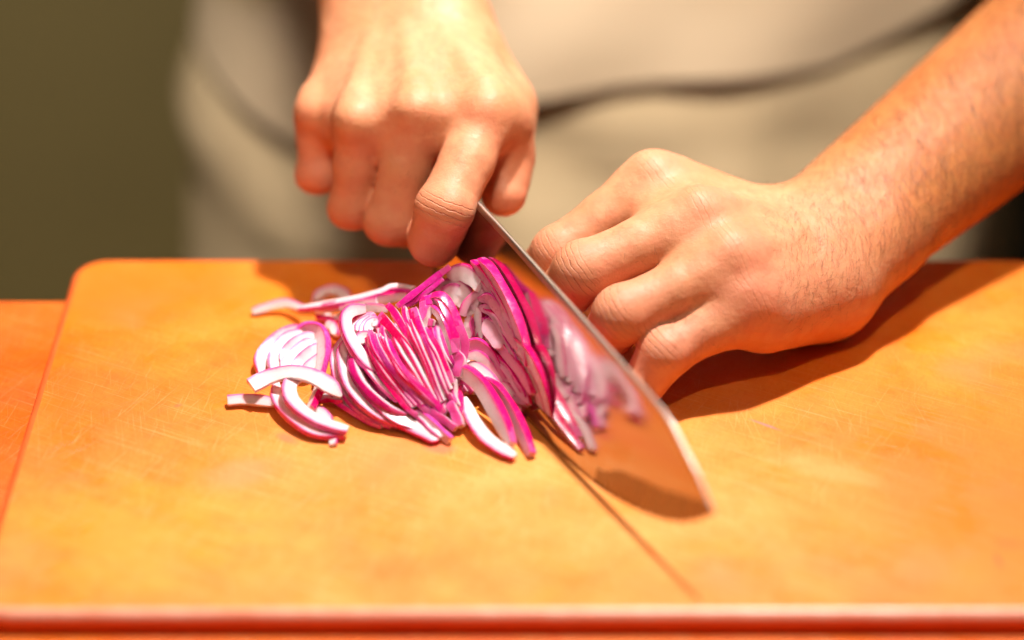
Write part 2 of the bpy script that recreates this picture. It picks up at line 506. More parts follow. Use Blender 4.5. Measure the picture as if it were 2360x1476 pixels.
def build_knife():
    root = empty("kitchen_knife", kp(-82, 9.6))
    o0 = kp(-82, 9.6)
    N = 70
    e = smooth_curve(EDGE, N); sp_ = smooth_curve(SPINE, N)
    xs = np.concatenate([np.linspace(-82, 85, 46), np.linspace(88, 118.5, 26)])
    eh = np.interp(xs, e[:, 0], e[:, 1]); sh = np.interp(xs, sp_[:, 0], sp_[:, 1])
    verts = []
    prof = [(0.0, 0.03), (0.03, 0.14), (0.13, 0.42), (0.34, 0.62), (0.62, 0.80), (0.955, 1.0), (0.99, 0.93), (1.0, 0.8)]
    for x, a, b in zip(xs, eh, sh):
        half = 1.05 * (0.45 + 0.55 * (118.5 - x) / 200)     # distal taper
        bev = 0.5 * 9.0
        for sgn in (-1, 1):
            tm = (float(np.interp(x, [40, 52, 64, 77, 90, 102, 114, 118.5], [3, 8.5, 16.5, 20.5, 24, 28.6, 33.5, 33.5])) - a) / max(b - a, 0.1)
            tm = min(max(tm, 0.14), 0.9)
            ts = [0.0, 0.03, 0.13 if tm > 0.15 else 0.11, tm, tm + (0.955 - tm) * 0.4, 0.955, 0.99, 1.0]
            for t in ts:
                q = float(np.interp(t, [p_[0] for p_ in prof], [p_[1] for p_ in prof]))
                verts.append(kp(x, a + (b - a) * t, sgn * half * q) - o0)
    n = len(prof)
    F, MI = [], []
    for i in range(len(xs) - 1):
        a, b = i * 2 * n, (i + 1) * 2 * n
        for j in range(n - 1):
            F.append((a + j, b + j, b + j + 1, a + j + 1))
            F.append((a + n + j, a + n + j + 1, b + n + j + 1, b + n + j))
            MI += [2 if j >= 5 else (1 if j <= 2 and xs[i] > 48 else 0)] * 2
        F.append((a + n - 1, b + n - 1, b + 2 * n - 1, a + 2 * n - 1))
        F.append((a, a + n, b + n, b))
        MI += [2, 2]
    for a, flip in ((0, False), ((len(xs) - 1) * 2 * n, True)):
        loop = [a + j for j in range(n)] + [a + n + j for j in reversed(range(n))]
        F.append(tuple(reversed(loop)) if flip else tuple(loop))
    bl = mesh_obj("blade", verts, F, None, root, mats=[M_BLADE, M_SATIN, M_SPINE], mat_idx=MI + [0] * (len(F) - len(MI)))
    for p in list(bl.data.polygons)[-2:]:
        p.use_smooth = False
    # handle: oval bar, running back inside the fist
    path = [(-81, 49, 7, 6.5), (-90, 49.5, 10.5, 8.0), (-118, 52, 11.5, 8.6), (-150, 55, 12.5, 9.2), (-168, 57, 12.5, 9.0), (-174, 57.5, 9, 6)]
    hv, hf = [], []
    m = 20
    for s_, h_, rh, rw in path:
        for i in range(m):
            a = 2 * math.pi * i / m
            ca, sa = math.cos(a), math.sin(a)
            hv.append(kp(s_, h_ + rh * math.copysign(abs(sa) ** 0.8, sa), rw * math.copysign(abs(ca) ** 0.8, ca)) - o0)
    for i in range(len(path) - 1):
        for j in range(m):
            hf.append((i * m + j, i * m + (j + 1) % m, (i + 1) * m + (j + 1) % m, (i + 1) * m + j))
    hf.append(tuple(reversed(range(m)))); hf.append(tuple((len(path) - 1) * m + j for j in range(m)))
    mesh_obj("handle", hv, hf, M_HANDLE, root)
    tag(root, "steel chef's knife gripped in the fist, its leaning blade mirroring the onion", "knife")
    return root
build_knife()

# ------------------------------------------------------------------ red onion slices
ZONES = {"A": (500, 600, 3.28), "B": (740, 660, 3.989), "C": (900, 580, 3.989), "D": (1000, 780, 4.612), "E": (560, 580, 4.72)}
rng = random.Random(7)
DEPTH_SEE = -CF

def slice_mesh(P, w, s, alpha, side, skin=(0.0, 1.0), taper=(0.35, 0.35), refmix=0.7, n=22, wob=0.25, blunt=False):
    """strip of one onion layer along path P: w = thickness of the layer, s = thickness of the cut"""
    C_ = smooth_curve(P, n)
    T = np.gradient(C_, axis=0)
    T = T / np.linalg.norm(T, axis=1)[:, None]
    verts, rad = [], []
    ph = rng.random() * 6
    m = 9
    for i in range(n):
        t = i / (n - 1)
        ref = unit(refmix * DEPTH_SEE + (1 - refmix) * np.array([0, 0, 1.0]))
        tt = T[i]
        N_ = unit(np.cross(ref, tt)) * side
        Vp = unit(np.cross(tt, np.cross(ref, tt)))
        O = math.cos(alpha) * N_ + math.sin(alpha) * Vp
        B = np.cross(tt, O)
        e0 = min(1.0, t / 0.22); e1 = min(1.0, (1 - t) / 0.22)
        fw = (taper[0] + (1 - taper[0]) * math.sin(e0 * math.pi / 2)) * (taper[1] + (1 - taper[1]) * math.sin(e1 * math.pi / 2))
        ww = w * fw * (1 + 0.06 * math.sin(9 * t + ph)); ss = s * (0.75 + 0.25 * fw) * (1 + 0.10 * math.sin(13 * t + 2 * ph))
        c = C_[i] + O * wob * math.sin(7 * t + ph) * 0.4
        # cross-section: bowed rectangle with softened corners (outer face first)
        cs = [(0.5, -0.5), (0.55, 0.0), (0.5, 0.5), (0.36, 0.49), (-0.1, 0.46), (-0.48, 0.38), (-0.48, -0.38), (-0.1, -0.46), (0.36, -0.49)]
        for a, b in cs:
            verts.append(c + O * a * ww + B * b * ss)
            rad.append(min(1.0, a + 0.5))
    F, mi = [], []
    for i in range(n - 1):
        t = (i + 0.5) / (n - 1)
        for j in range(m):
            jn = (j + 1) % m
            F.append((i * m + j, i * m + jn, (i + 1) * m + jn, (i + 1) * m + j))
            edge_noise = 0.012 * ((j * 7 + i * 3) % 5 - 2)
            mi.append(1 if j in (0, 1) and skin[0] <= t + edge_noise <= skin[1] else 0)
    F.append(tuple(reversed(range(m)))); mi.append(0)
    F.append(tuple((n - 1) * m + j for j in range(m))); mi.append(0)
    return verts, F, mi, rad

def onion_slice(zone, pts, w, s, alpha, side, label, skin=(0.0, 1.0), taper=(0.35, 0.35), refmix=0.5, n=22, group=None):
    ox, oy, sc = ZONES[zone] if isinstance(zone, str) else zone
    P = [at(ox + x / sc, oy + y / sc, z) for x, y, z in pts]
    thin = 1.0 if "leaning on the blade" in label else 0.80
    w *= 0.86; s *= thin
    need = -(0.5 * max(w, s) + 0.9)                       # keep clear of the blade: cut pieces cling to its near face
    for i, (x, y, z) in enumerate(pts):
        g0 = (P[i] - GA) @ KW
        if g0 > need:
            q = at(ox + x / sc, oy + y / sc, z + 1.0)
            dg = (q - P[i]) @ KW
            P[i] = P[i] + (q - P[i]) * ((need - g0) / dg)
    v, F, mi, rad = slice_mesh(P, w, s, math.radians(alpha), side, skin, taper, refmix, n)
    base = np.mean(v, axis=0); base[2] = min(q[2] for q in v)
    me = bpy.data.meshes.new("onion_slice")
    me.from_pydata([tuple((q - base) * S) for q in v], [], F)
    me.materials.append(M_FLESH_SHADED if "blade" in label else M_FLESH); me.materials.append(M_PEEL)
    me.polygons.foreach_set("material_index", np.array(mi, dtype=np.int32))
    me.polygons.foreach_set("use_smooth", [True] * len(me.polygons))
    a = me.attributes.new("radial", 'FLOAT', 'POINT')
    a.data.foreach_set("value", np.array(rad, dtype=np.float32))
    me.set_sharp_from_angle(angle=math.radians(36))
    me.update()
    o = link("onion_slice", me)
    o.location = Vector(base * S)
    if "#" in label: FAMILY.setdefault(label, []).append((o, np.mean(P, axis=0)))
    tag(o, label, "onion slice", group or "cut red onion slices")
    return o

ORD = ["first", "second", "third", "fourth", "fifth", "sixth", "seventh", "eighth", "ninth", "tenth", "eleventh", "twelfth", "thirteenth", "fourteenth", "fifteenth", "sixteenth", "seventeenth", "eighteenth", "nineteenth", "twentieth", "twenty-first", "twenty-second"]
FAMILY = {}
def pix(p):
    q = np.asarray(p, float) - CAM
    w = q @ CF
    return 1180 + FPX * (q @ CR) / w, 738 - FPX * (q @ CU) / w
L_LEFT = "pale onion crescent of the loose white ring, # counted from its outer left side"
L_FAN = "magenta backed onion sliver, # from the left in the middle fan"
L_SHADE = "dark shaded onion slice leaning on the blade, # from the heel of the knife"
L_BITS = "short white onion scrap between slivers, # from the left of the pile"
L_BACK = "onion strip lying across the back of the pile, # from the top"
L_FRONT = "curved white onion slice with purple rim, # from the front left of the fan"
L_END = "white cut sliver end, # from the left at the lower fan tip"
SL = onion_slice
# left cluster
SL("A", [(330, 860, 3), (338, 730, 4), (430, 620, 6), (560, 550, 8), (690, 540, 9)], 6.5, 3, 14, 1, L_LEFT, refmix=.45)
SL("A", [(425, 850, 4), (445, 700, 6), (510, 610, 8), (640, 550, 9)], 6, 3, 12, 1, L_LEFT, refmix=.45)
SL("A", [(490, 790, 5), (540, 690, 7), (640, 610, 9), (740, 570, 9)], 6, 3, 12, 1, L_LEFT, refmix=.45)
SL("A", [(500, 850, 5), (560, 740, 7), (650, 660, 8), (740, 620, 9)], 6, 3, 12, 1, L_LEFT, refmix=.45)
SL("A", [(570, 860, 4), (630, 770, 6), (740, 690, 8), (800, 660, 8)], 6, 3, 12, 1, L_LEFT, refmix=.45)
SL("A", [(650, 870, 4), (700, 800, 6), (780, 750, 7), (840, 720, 7)], 5, 3, 12, 1, L_LEFT, refmix=.45)
SL("A", [(600, 830, 3), (640, 700, 4), (720, 620, 5), (800, 600, 5)], 8, 3, 12, 1, L_LEFT, refmix=.4)
SL("A", [(570, 560, 8), (680, 510, 10), (770, 530, 11.5), (805, 620, 11), (800, 740, 9), (775, 870, 6)], 5.5, 3.4, 36, 1,
   "onion slice with a broad violet rim curving down the right of the white ring", taper=(.3, .7), refmix=.8)
SL("A", [(820, 490, 7), (880, 500, 7), (900, 570, 6)], 4, 3, 20, 1, L_BITS, skin=(2, 3))
SL("A", [(80, 1065, 2.5), (200, 1055, 2.6), (320, 1065, 3), (450, 1085, 3)], 4.8, 2.8, 24, 1,
   "straight white onion strip poking out at the far left of the pile", taper=(.95, .6), refmix=.1)
SL("A", [(450, 930, 4), (455, 1040, 4), (520, 1150, 3.8), (640, 1255, 3), (770, 1310, 2.4), (965, 1322, 2)], 5.2, 2.6, 12, -1,
   "lower of two long white crescents curling out at the front left", taper=(.5, .6), refmix=.25)
SL("A", [(680, 1130, 2), (790, 1150, 2), (860, 1240, 2)], 4.5, 2.4, 12, 1, L_BITS, skin=(2, 3), refmix=.25)
SL("A", [(800, 880, 6), (765, 980, 5), (705, 1125, 4)], 4.6, 3.4, 48, 1,
   "small white onion strip with a violet end inside the crossing crescents", skin=(.3, 1), taper=(.9, .9))
SL("A", [(660, 865, 10), (560, 925, 9.5), (555, 1030, 8.5), (635, 1130, 7), (760, 1215, 5.5), (880, 1262, 4.4), (988, 1288, 3.6)], 6.2, 2.8, 12, -1,
   "upper of two long white crescents curling out at the front left", taper=(.7, .7), refmix=.25)
SL("A", [(260, 955, 8.5), (400, 885, 10), (560, 850, 12), (720, 878, 12), (850, 950, 10), (940, 1035, 7)], 7.0, 2.8, 12, 1,
   "broad white crescent with pink rim crossing over the loose left slices", taper=(.95, .2), refmix=.2)
SL("A", [(740, 1060, 3), (850, 1040, 4), (960, 1065, 5)], 4, 2.4, 20, -1, L_BITS)
SL("A", [(875, 1325, 1.2), (880, 1395, 1.0)], 3.6, 1.6, 10, 1, "tiny pink onion shred lying in front of the white crescents", taper=(.9, .9), refmix=.2, n=8)
# front-left crescents of the fan
SL("B", [(40, 860, 5), (110, 1000, 4), (250, 1110, 3), (430, 1220, 2.2), (560, 1290, 2)], 4.5, 2.6, 30, -1, L_FRONT)
SL("B", [(200, 470, 13), (125, 640, 11.5), (160, 830, 9), (270, 1030, 6), (430, 1180, 3.8), (640, 1295, 2.2)], 4.6, 2.6, 16, -1, L_FRONT)
SL("B", [(255, 480, 16), (195, 620, 14.5), (230, 830, 12), (340, 1010, 9), (500, 1155, 6), (700, 1285, 3)], 5.6, 2.8, 18, -1, L_FRONT)
SL("B", [(290, 560, 16), (300, 720, 14), (370, 900, 11), (500, 1060, 8.5), (660, 1190, 6), (850, 1300, 3.5)], 5.4, 2.8, 8, -1, L_FRONT)
SL("B", [(280, 640, 17), (330, 800, 15), (410, 930, 12.5), (520, 1040, 10.5), (650, 1130, 8), (780, 1190, 6)], 4.2, 3.0, 52, -1, L_FAN, skin=(0, .78))
SL("B", [(430, 1010, 7), (600, 1160, 5), (800, 1270, 3.5), (1000, 1370, 2.4), (1090, 1405, 2)], 6.5, 2.8, 10, -1,
   "broad salmon onion slice along the front foot of the fan", refmix=.6)
SL("B", [(400, 215, 23), (290, 225, 24.5), (225, 290, 24), (235, 400, 22), (300, 540, 20), (400, 690, 17), (510, 800, 14)], 5.8, 3.0, 26, -1,
   "large white crescent with violet rim arching over the top left of the fan", taper=(.6, .4))
for q in range(4):                                   # inner layers seen inside the arch
    SL("B", [(300 + 35 * q, 420 + 6 * q, 19), (345 + 35 * q, 330 + 10 * q, 20), (430 + 22 * q, 290 + 14 * q, 20.5), (500, 300 + 25 * q, 20)], 4.5, 2.4, 12, 1,
       "pink inner onion layer inside the white arch, # from its left", taper=(.6, .6), group="inner onion layers")
SL("B", [(340, 520, 17), (400, 470, 18), (470, 500, 18), (560, 640, 16)], 6, 2.6, 12, 1, L_BITS)
# the magenta fan, back to front
def strip(pts, s, skin=(0, .9), alpha=66, side=-1, w=4.4, label=L_FAN, **kw):
    return SL("B", pts, w, s * 0.84, alpha, side, label, skin=skin, taper=(.5, .8), **kw)
strip([(430, 480, 20), (470, 640, 18), (560, 810, 15), (690, 990, 10.5), (800, 1130, 7.5), (890, 1190, 6)], 2.9, (0, .84))
strip([(455, 420, 23), (520, 580, 21), (640, 760, 17), (780, 930, 12.5), (910, 1090, 8.5), (1010, 1170, 6)], 3.1, (0.08, .84))
strip([(530, 460, 23), (600, 600, 21), (720, 790, 17), (860, 950, 12.5), (990, 1080, 8.5)], 2.6, (0, .5), 50)
strip([(610, 490, 23), (680, 650, 20.5), (790, 810, 17), (920, 950, 13), (1080, 1110, 8), (1130, 1170, 6)], 4.2, (0, .9), 74)
strip([(550, 270, 27), (640, 370, 26.5), (750, 500, 24), (840, 630, 20.5), (920, 780, 16), (960, 880, 13)], 4.8, (0.05, .60), 62)
strip([(620, 180, 29), (690, 250, 28.5), (780, 400, 26), (870, 540, 22.5), (930, 680, 18.5), (1000, 880, 12)], 3.6, (0, .72), 66)
strip([(770, 200, 29), (800, 330, 27), (870, 480, 24), (940, 660, 19.5), (1000, 850, 14)], 2.6, (0, .95), 60)
strip([(830, 220, 29), (880, 380, 26.5), (960, 580, 22), (1030, 780, 16.5), (1110, 980, 10), (1130, 1060, 8)], 3.4, (0, .92), 68)
strip([(870, 210, 30), (930, 400, 27), (1010, 560, 23), (1060, 720, 18.5), (1130, 900, 13), (1230, 1080, 7.5)], 3.0, (.1, .92), 64)
strip([(960, 400, 26), (1040, 520, 24), (1110, 660, 20), (1160, 790, 16), (1200, 900, 13)], 4.6, (0, .76), 70)
strip([(1010, 180, 30), (1090, 260, 29), (1150, 390, 26), (1190, 520, 22), (1220, 620, 19)], 3.6, (0, .72), 68, side=1)
strip([(1000, 110, 32), (1110, 110, 33), (1200, 230, 30), (1260, 400, 25), (1310, 560, 19), (1290, 740, 13)], 5.0, (0, .55), 72, side=1,
      label="glossy magenta onion arch standing highest in the middle of the fan")
strip([(1030, 130, 31.5), (1100, 160, 31.5), (1160, 300, 28.5), (1210, 450, 24), (1235, 600, 19)], 4.6, (0, .82), 72, side=1)
strip([(1050, 700, 17), (1110, 860, 13.5), (1180, 1000, 9.5), (1260, 1110, 6)], 3.0, (0, .9), 66)
strip([(880, 1150, 6), (980, 1240, 4.5), (1090, 1340, 3), (1190, 1420, 1.8)], 3.2, (0, 1), 48, side=1, label="thin magenta sliver pointing down at the lower tip of the fan")
strip([(890, 1190, 5), (980, 1290, 3.6), (1100, 1400, 2)], 3.2, (2, 3), 40, label=L_END)
strip([(960, 1080, 8), (1060, 1180, 6), (1150, 1240, 4.5), (1240, 1310, 3)], 4.0, (2, 3), 60, label=L_END)
strip([(1150, 1030, 8), (1120, 1120, 6.5), (1100, 1190, 5)], 3.8, (2, 3), 60, label=L_END)
strip([(1190, 1060, 8), (1230, 1150, 6), (1290, 1290, 3)], 4.8, (2, 3), 60, label=L_END)
strip([(1220, 860, 12), (1210, 980, 9), (1240, 1100, 7)], 4.2, (2, 3), 60, label=L_END)
strip([(1240, 600, 19), (1290, 700, 16), (1260, 840, 12)], 5.4, (2, 3), 60, label=L_END)
strip([(960, 100, 31), (950, 220, 29), (900, 330, 26), (870, 400, 24)], 3.6, (0, .2), 60, label=L_BITS)
strip([(1000, 190, 30), (960, 280, 28), (920, 390, 25)], 3.4, (2, 3), 60, label=L_BITS)
strip([(990, 330, 27), (1040, 340, 27)], 4, (2, 3), 60, label=L_BITS, n=8)
strip([(1000, 90, 32), (1005, 190, 30)], 4, (0, 1), 70, label=L_BITS, n=8)
strip([(950, 480, 22), (1000, 620, 18), (1030, 700, 16)], 3.4, (2, 3), 60, label=L_BITS)
strip([(880, 640, 18), (930, 760, 15), (1020, 960, 10)], 4.2, (2, 3), 60, label=L_BITS)
# filler deeper in the heap
for q in range(16):
    x0 = 260 + 62 * q + rng.uniform(-10, 10)
    y0 = 430 - (10 * q if q < 9 else 90)
    strip([(x0, y0, 15), (x0 + 60, y0 + 240, 12), (x0 + 170, y0 + 440, 8.5), (x0 + 290, y0 + 640, 4.5)], 3.4, (0, .9), rng.uniform(30, 70), w=7, label="half hidden onion sliver deep under the magenta fan", group="slivers buried under the fan")
FAN = [[(430, 480, 20), (470, 640, 18), (560, 810, 15), (690, 990, 10.5), (800, 1130, 7.5)],
       [(455, 420, 23), (520, 580, 21), (640, 760, 17), (780, 930, 12.5), (910, 1090, 8.5)],
       [(530, 460, 23), (600, 600, 21), (720, 790, 17), (860, 950, 12.5), (990, 1080, 8.5)],
       [(610, 490, 23), (680, 650, 20.5), (790, 810, 17), (920, 950, 13), (1080, 1110, 8)],
       [(740, 330, 26.5), (820, 480, 24.5), (900, 640, 20.5), (990, 860, 14.5), (1090, 1080, 8.5)],
       [(860, 300, 28), (930, 480, 25), (1000, 660, 20.5), (1080, 860, 15), (1150, 1040, 9)],
       [(960, 400, 26), (1040, 520, 24), (1110, 660, 20), (1160, 790, 16), (1200, 900, 13)]]
for i_ in range(len(FAN) - 1):
    for f_, sk_ in ((0.35, (0, .9)), (0.7, (0, .8))):
        mid_ = [tuple(a_[k_] * (1 - f_) + b_[k_] * f_ + (rng.uniform(-6, 6) if k_ < 2 else 0.6) for k_ in range(3)) for a_, b_ in zip(FAN[i_], FAN[i_ + 1])]
        strip(mid_, 1.9, sk_, 46, label="narrow magenta sliver, # from the left between the wider fan slivers", w=3.6)
# thin white slivers showing between the magenta backs
L_THIN = "thin white sliver between magenta backs, # from the left in the fan"
for P_ in ([(445, 395, 22.5), (520, 540, 20.5), (640, 720, 17), (780, 880, 12.8), (900, 1010, 9), (960, 1090, 7)],
           [(480, 640, 18.5), (570, 790, 15.5), (700, 950, 11), (820, 1090, 8)],
           [(540, 440, 23.5), (640, 600, 20.5), (750, 770, 17.2), (860, 900, 14)],
           [(590, 400, 25), (700, 540, 22.5), (800, 680, 19), (860, 770, 16)],
           [(640, 210, 28.5), (720, 340, 27), (800, 470, 24.5), (880, 600, 21)],
           [(800, 230, 28.5), (850, 420, 25.8), (910, 580, 22)],
           [(900, 330, 28), (960, 470, 25), (1020, 640, 20.5), (1090, 830, 15)],
           [(1000, 470, 25), (1060, 640, 20.5), (1110, 800, 15.5), (1170, 950, 11.5)],
           [(330, 620, 17.5), (420, 760, 15.5), (560, 920, 12), (700, 1060, 8.6)],
           [(380, 880, 12.4), (480, 1000, 10.4), (600, 1090, 8.4), (740, 1170, 6.2)],
           [(900, 1000, 11), (990, 1090, 8.6), (1080, 1190, 6)]):
    SL("B", P_, 2.4, 1.6, 16, -1, L_THIN, skin=(0, 1), taper=(.3, .6), refmix=.3)
# upper right: sticks, back crescents, curl
SL("C", [(60, 505, 27), (180, 410, 29.5), (300, 318, 32), (430, 222, 35), (540, 140, 37.5)], 4.2, 3.0, 62, -1,
   "longest magenta stick jutting up to the right from the back of the pile", skin=(0, .82), taper=(.7, .95))
SL("C", [(100, 520, 26), (230, 440, 28), (340, 360, 30.5), (480, 250, 34)], 3.6, 2.2, 60, -1,
   "thinner magenta stick sandwiched under the longest jutting stick", skin=(0, .93), taper=(.7, .9))
SL("C", [(160, 500, 25), (280, 420, 27), (450, 280, 31)], 3.6, 2.6, 66, -1,
   "shortest magenta stick with a white end beside the jutting sticks", skin=(0, .78), taper=(.7, .95))
SL("C", [(420, 360, 26), (540, 310, 28), (660, 350, 28), (740, 450, 25)], 6.5, 3, 10, 1,
   "wide pale onion crescent at the back of the pile under the fist", refmix=.9)
SL("C", [(470, 430, 24), (560, 390, 26), (660, 430, 25), (700, 520, 22)], 9, 3, 10, 1, L_BITS, skin=(2, 3), refmix=.9)
SL("C", [(540, 230, 31), (650, 190, 34), (750, 240, 33.5), (830, 310, 31)], 7.5, 3.6, 40, 1,
   "pale onion crescent with magenta shoulder highest under the fist", skin=(.3, .95), taper=(.5, .95))
SL("C", [(655, 590, 22), (700, 480, 26), (790, 390, 29.5), (870, 345, 32), (955, 306, 34.5)], 3.4, 2.2, 20, 1,
   "thin pink curl pointing up toward the blade", skin=(.0, .3), taper=(.95, .08))
SL("C", [(690, 590, 20), (750, 510, 23), (820, 430, 26)], 5, 3, 20, 1, L_BITS, skin=(0, .7))
for (p, sk) in (([(740, 800, 14), (720, 680, 18), (735, 600, 20)], (2, 3)), ([(790, 780, 14), (820, 660, 18), (800, 540, 21)], (2, 3)),
                ([(760, 740, 15), (770, 640, 18)], (0, 1)), ([(850, 800, 13), (830, 620, 19), (810, 520, 22)], (0, 1))):
    SL("C", p, 4.2, 3, 40, -1, L_BITS, skin=sk)
SL("C", [(715, 860, 18), (800, 850, 18.5), (900, 930, 16), (980, 1070, 12), (1070, 1230, 8), (1195, 1420, 3.2)], 5.4, 3.6, 40, 1,
   "long onion crescent with magenta back sweeping down beside the blade", skin=(0, .62), taper=(.8, .6))
SL("C", [(710, 960, 15.5), (800, 960, 15.5), (900, 1050, 12.5), (1000, 1180, 9), (1100, 1320, 5)], 4.6, 3.0, 25, 1,
   "pink inner crescent tucked inside the long magenta backed one", taper=(.8, .5))
SL("D", [(350, 290, 12), (450, 310, 12), (560, 400, 10.5), (700, 560, 8), (850, 760, 5)], 5, 3, 12, 1, L_FRONT)
SL("D", [(720, 480, 9), (830, 590, 8), (900, 690, 6), (920, 780, 4)], 5, 3, 30, 1, L_BITS, skin=(0, .6))
# against the blade
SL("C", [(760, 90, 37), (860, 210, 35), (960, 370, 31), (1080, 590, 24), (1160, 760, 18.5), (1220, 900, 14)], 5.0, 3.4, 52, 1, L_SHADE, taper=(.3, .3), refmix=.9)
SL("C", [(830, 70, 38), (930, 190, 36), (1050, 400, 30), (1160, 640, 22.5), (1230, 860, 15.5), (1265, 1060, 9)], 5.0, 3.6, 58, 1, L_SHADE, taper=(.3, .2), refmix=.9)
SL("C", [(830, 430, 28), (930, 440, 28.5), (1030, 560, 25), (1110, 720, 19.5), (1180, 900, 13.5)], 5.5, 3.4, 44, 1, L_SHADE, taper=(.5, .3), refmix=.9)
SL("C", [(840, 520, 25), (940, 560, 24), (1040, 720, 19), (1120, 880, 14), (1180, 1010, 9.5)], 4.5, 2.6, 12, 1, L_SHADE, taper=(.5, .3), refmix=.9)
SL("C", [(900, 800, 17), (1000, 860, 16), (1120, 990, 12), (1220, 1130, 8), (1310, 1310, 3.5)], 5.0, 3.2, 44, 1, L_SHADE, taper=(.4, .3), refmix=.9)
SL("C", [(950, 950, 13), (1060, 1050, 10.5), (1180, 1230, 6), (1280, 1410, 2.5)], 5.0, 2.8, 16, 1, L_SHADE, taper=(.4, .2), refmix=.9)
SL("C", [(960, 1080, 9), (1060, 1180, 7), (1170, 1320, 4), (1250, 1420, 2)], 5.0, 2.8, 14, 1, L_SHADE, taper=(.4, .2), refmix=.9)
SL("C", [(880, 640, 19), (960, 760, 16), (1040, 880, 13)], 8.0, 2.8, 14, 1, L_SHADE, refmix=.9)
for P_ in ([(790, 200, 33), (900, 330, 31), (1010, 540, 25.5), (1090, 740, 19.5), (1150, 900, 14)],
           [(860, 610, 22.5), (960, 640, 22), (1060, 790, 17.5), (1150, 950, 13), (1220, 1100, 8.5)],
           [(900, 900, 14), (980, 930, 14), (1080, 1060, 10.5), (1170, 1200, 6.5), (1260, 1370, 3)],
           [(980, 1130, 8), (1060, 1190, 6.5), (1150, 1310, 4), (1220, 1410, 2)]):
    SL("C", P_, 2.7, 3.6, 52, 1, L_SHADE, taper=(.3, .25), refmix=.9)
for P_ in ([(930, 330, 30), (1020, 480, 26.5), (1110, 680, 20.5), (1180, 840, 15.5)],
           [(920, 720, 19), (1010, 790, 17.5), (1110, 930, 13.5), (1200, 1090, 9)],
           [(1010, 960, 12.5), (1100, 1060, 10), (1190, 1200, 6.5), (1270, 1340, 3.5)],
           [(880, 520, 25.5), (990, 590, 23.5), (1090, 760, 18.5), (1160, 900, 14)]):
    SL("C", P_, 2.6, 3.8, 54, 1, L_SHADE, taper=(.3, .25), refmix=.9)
# right front pair
SL("D", [(330, 640, 6), (400, 840, 5), (530, 1030, 3.8), (690, 1160, 2.8), (860, 1265, 2)], 5.6, 2.6, 12, -1,
   "salmon onion crescent lying flat at the front right with dark gap inside", taper=(.3, .5), refmix=.7)
SL("D", [(265, 350, 13), (370, 385, 13), (500, 510, 11), (630, 720, 8), (740, 940, 5), (830, 1130, 2.6)], 7.0, 4.4, 50, 1,
   "bold magenta crescent leaning over the gap at the front right", skin=(0, .88), taper=(.8, .5))
SL("D", [(540, 430, 11), (680, 560, 9.5), (810, 750, 7), (900, 930, 4.5), (970, 1080, 3), (1040, 1240, 1.8)], 5.6, 3.8, 52, 1,
   "outermost magenta crescent at the front right next to the blade line", skin=(0, .93), taper=(.4, .6))
SL("D", [(230, 480, 8), (260, 600, 6), (270, 760, 4), (340, 900, 2)], 4, 3, 60, 1, L_BITS)
SL("D", [(240, 440, 9), (260, 520, 7)], 5, 3, 30, 1, L_BITS, skin=(2, 3), n=8)
# strips across the back
SL("E", [(640, 610, 6), (500, 565, 5), (380, 575, 4), (230, 615, 2.8), (100, 655, 1.8)], 4.0, 2.6, 20, -1,
   "thin pale strip reaching out to the far left behind the pile", skin=(2, 3), taper=(.9, .7))
SL("E", [(610, 625, 6), (900, 585, 10), (1200, 530, 15), (1500, 450, 20), (1640, 400, 22), (1850, 415, 24)], 4.8, 2.8, 24, -1,
   "long white strip sloping up to the right across the back of the pile", taper=(.6, .8))
SL("E", [(790, 655, 7), (900, 620, 9), (1100, 580, 12), (1350, 545, 16), (1560, 505, 19), (1780, 470, 22)], 4.4, 2.6, 52, 1, L_BACK, taper=(.4, .8))
SL("E", [(1060, 630, 12), (1250, 610, 15), (1420, 615, 17), (1560, 630, 18)], 3.8, 2.8, 30, 1, L_BACK, skin=(2, 3), taper=(.5, .8))
SL("E", [(1120, 605, 15), (1280, 585, 16.5), (1460, 545, 18.5)], 4.4, 3.0, 30, 1, L_BACK, skin=(2, 3), taper=(.7, .95))
SL("E", [(800, 680, 3), (930, 720, 4), (1080, 760, 6)], 6, 3, 40, -1, L_BACK)
SL("E", [(1000, 760, 6), (1120, 700, 8), (1300, 680, 10)], 6, 3, 40, -1, L_BACK)
SL("E", [(770, 545, 2), (850, 460, 2), (980, 420, 2), (1090, 460, 2), (1170, 540, 2)], 5, 2.6, 15, 1,
   "out of focus onion crescent in the shadow behind the long strips", refmix=.2)

# number the look-alikes in the order in which they lie
for fam, items in FAMILY.items():
    if "heel" in fam: key = lambda it: (it[1] - GA) @ KH
    elif "from the top" in fam: key = lambda it: pix(it[1])[1]
    else: key = lambda it: pix(it[1])[0]
    for n_, (o_, _) in enumerate(sorted(items, key=key)):
        o_["label"] = fam.replace("#", ORD[n_])

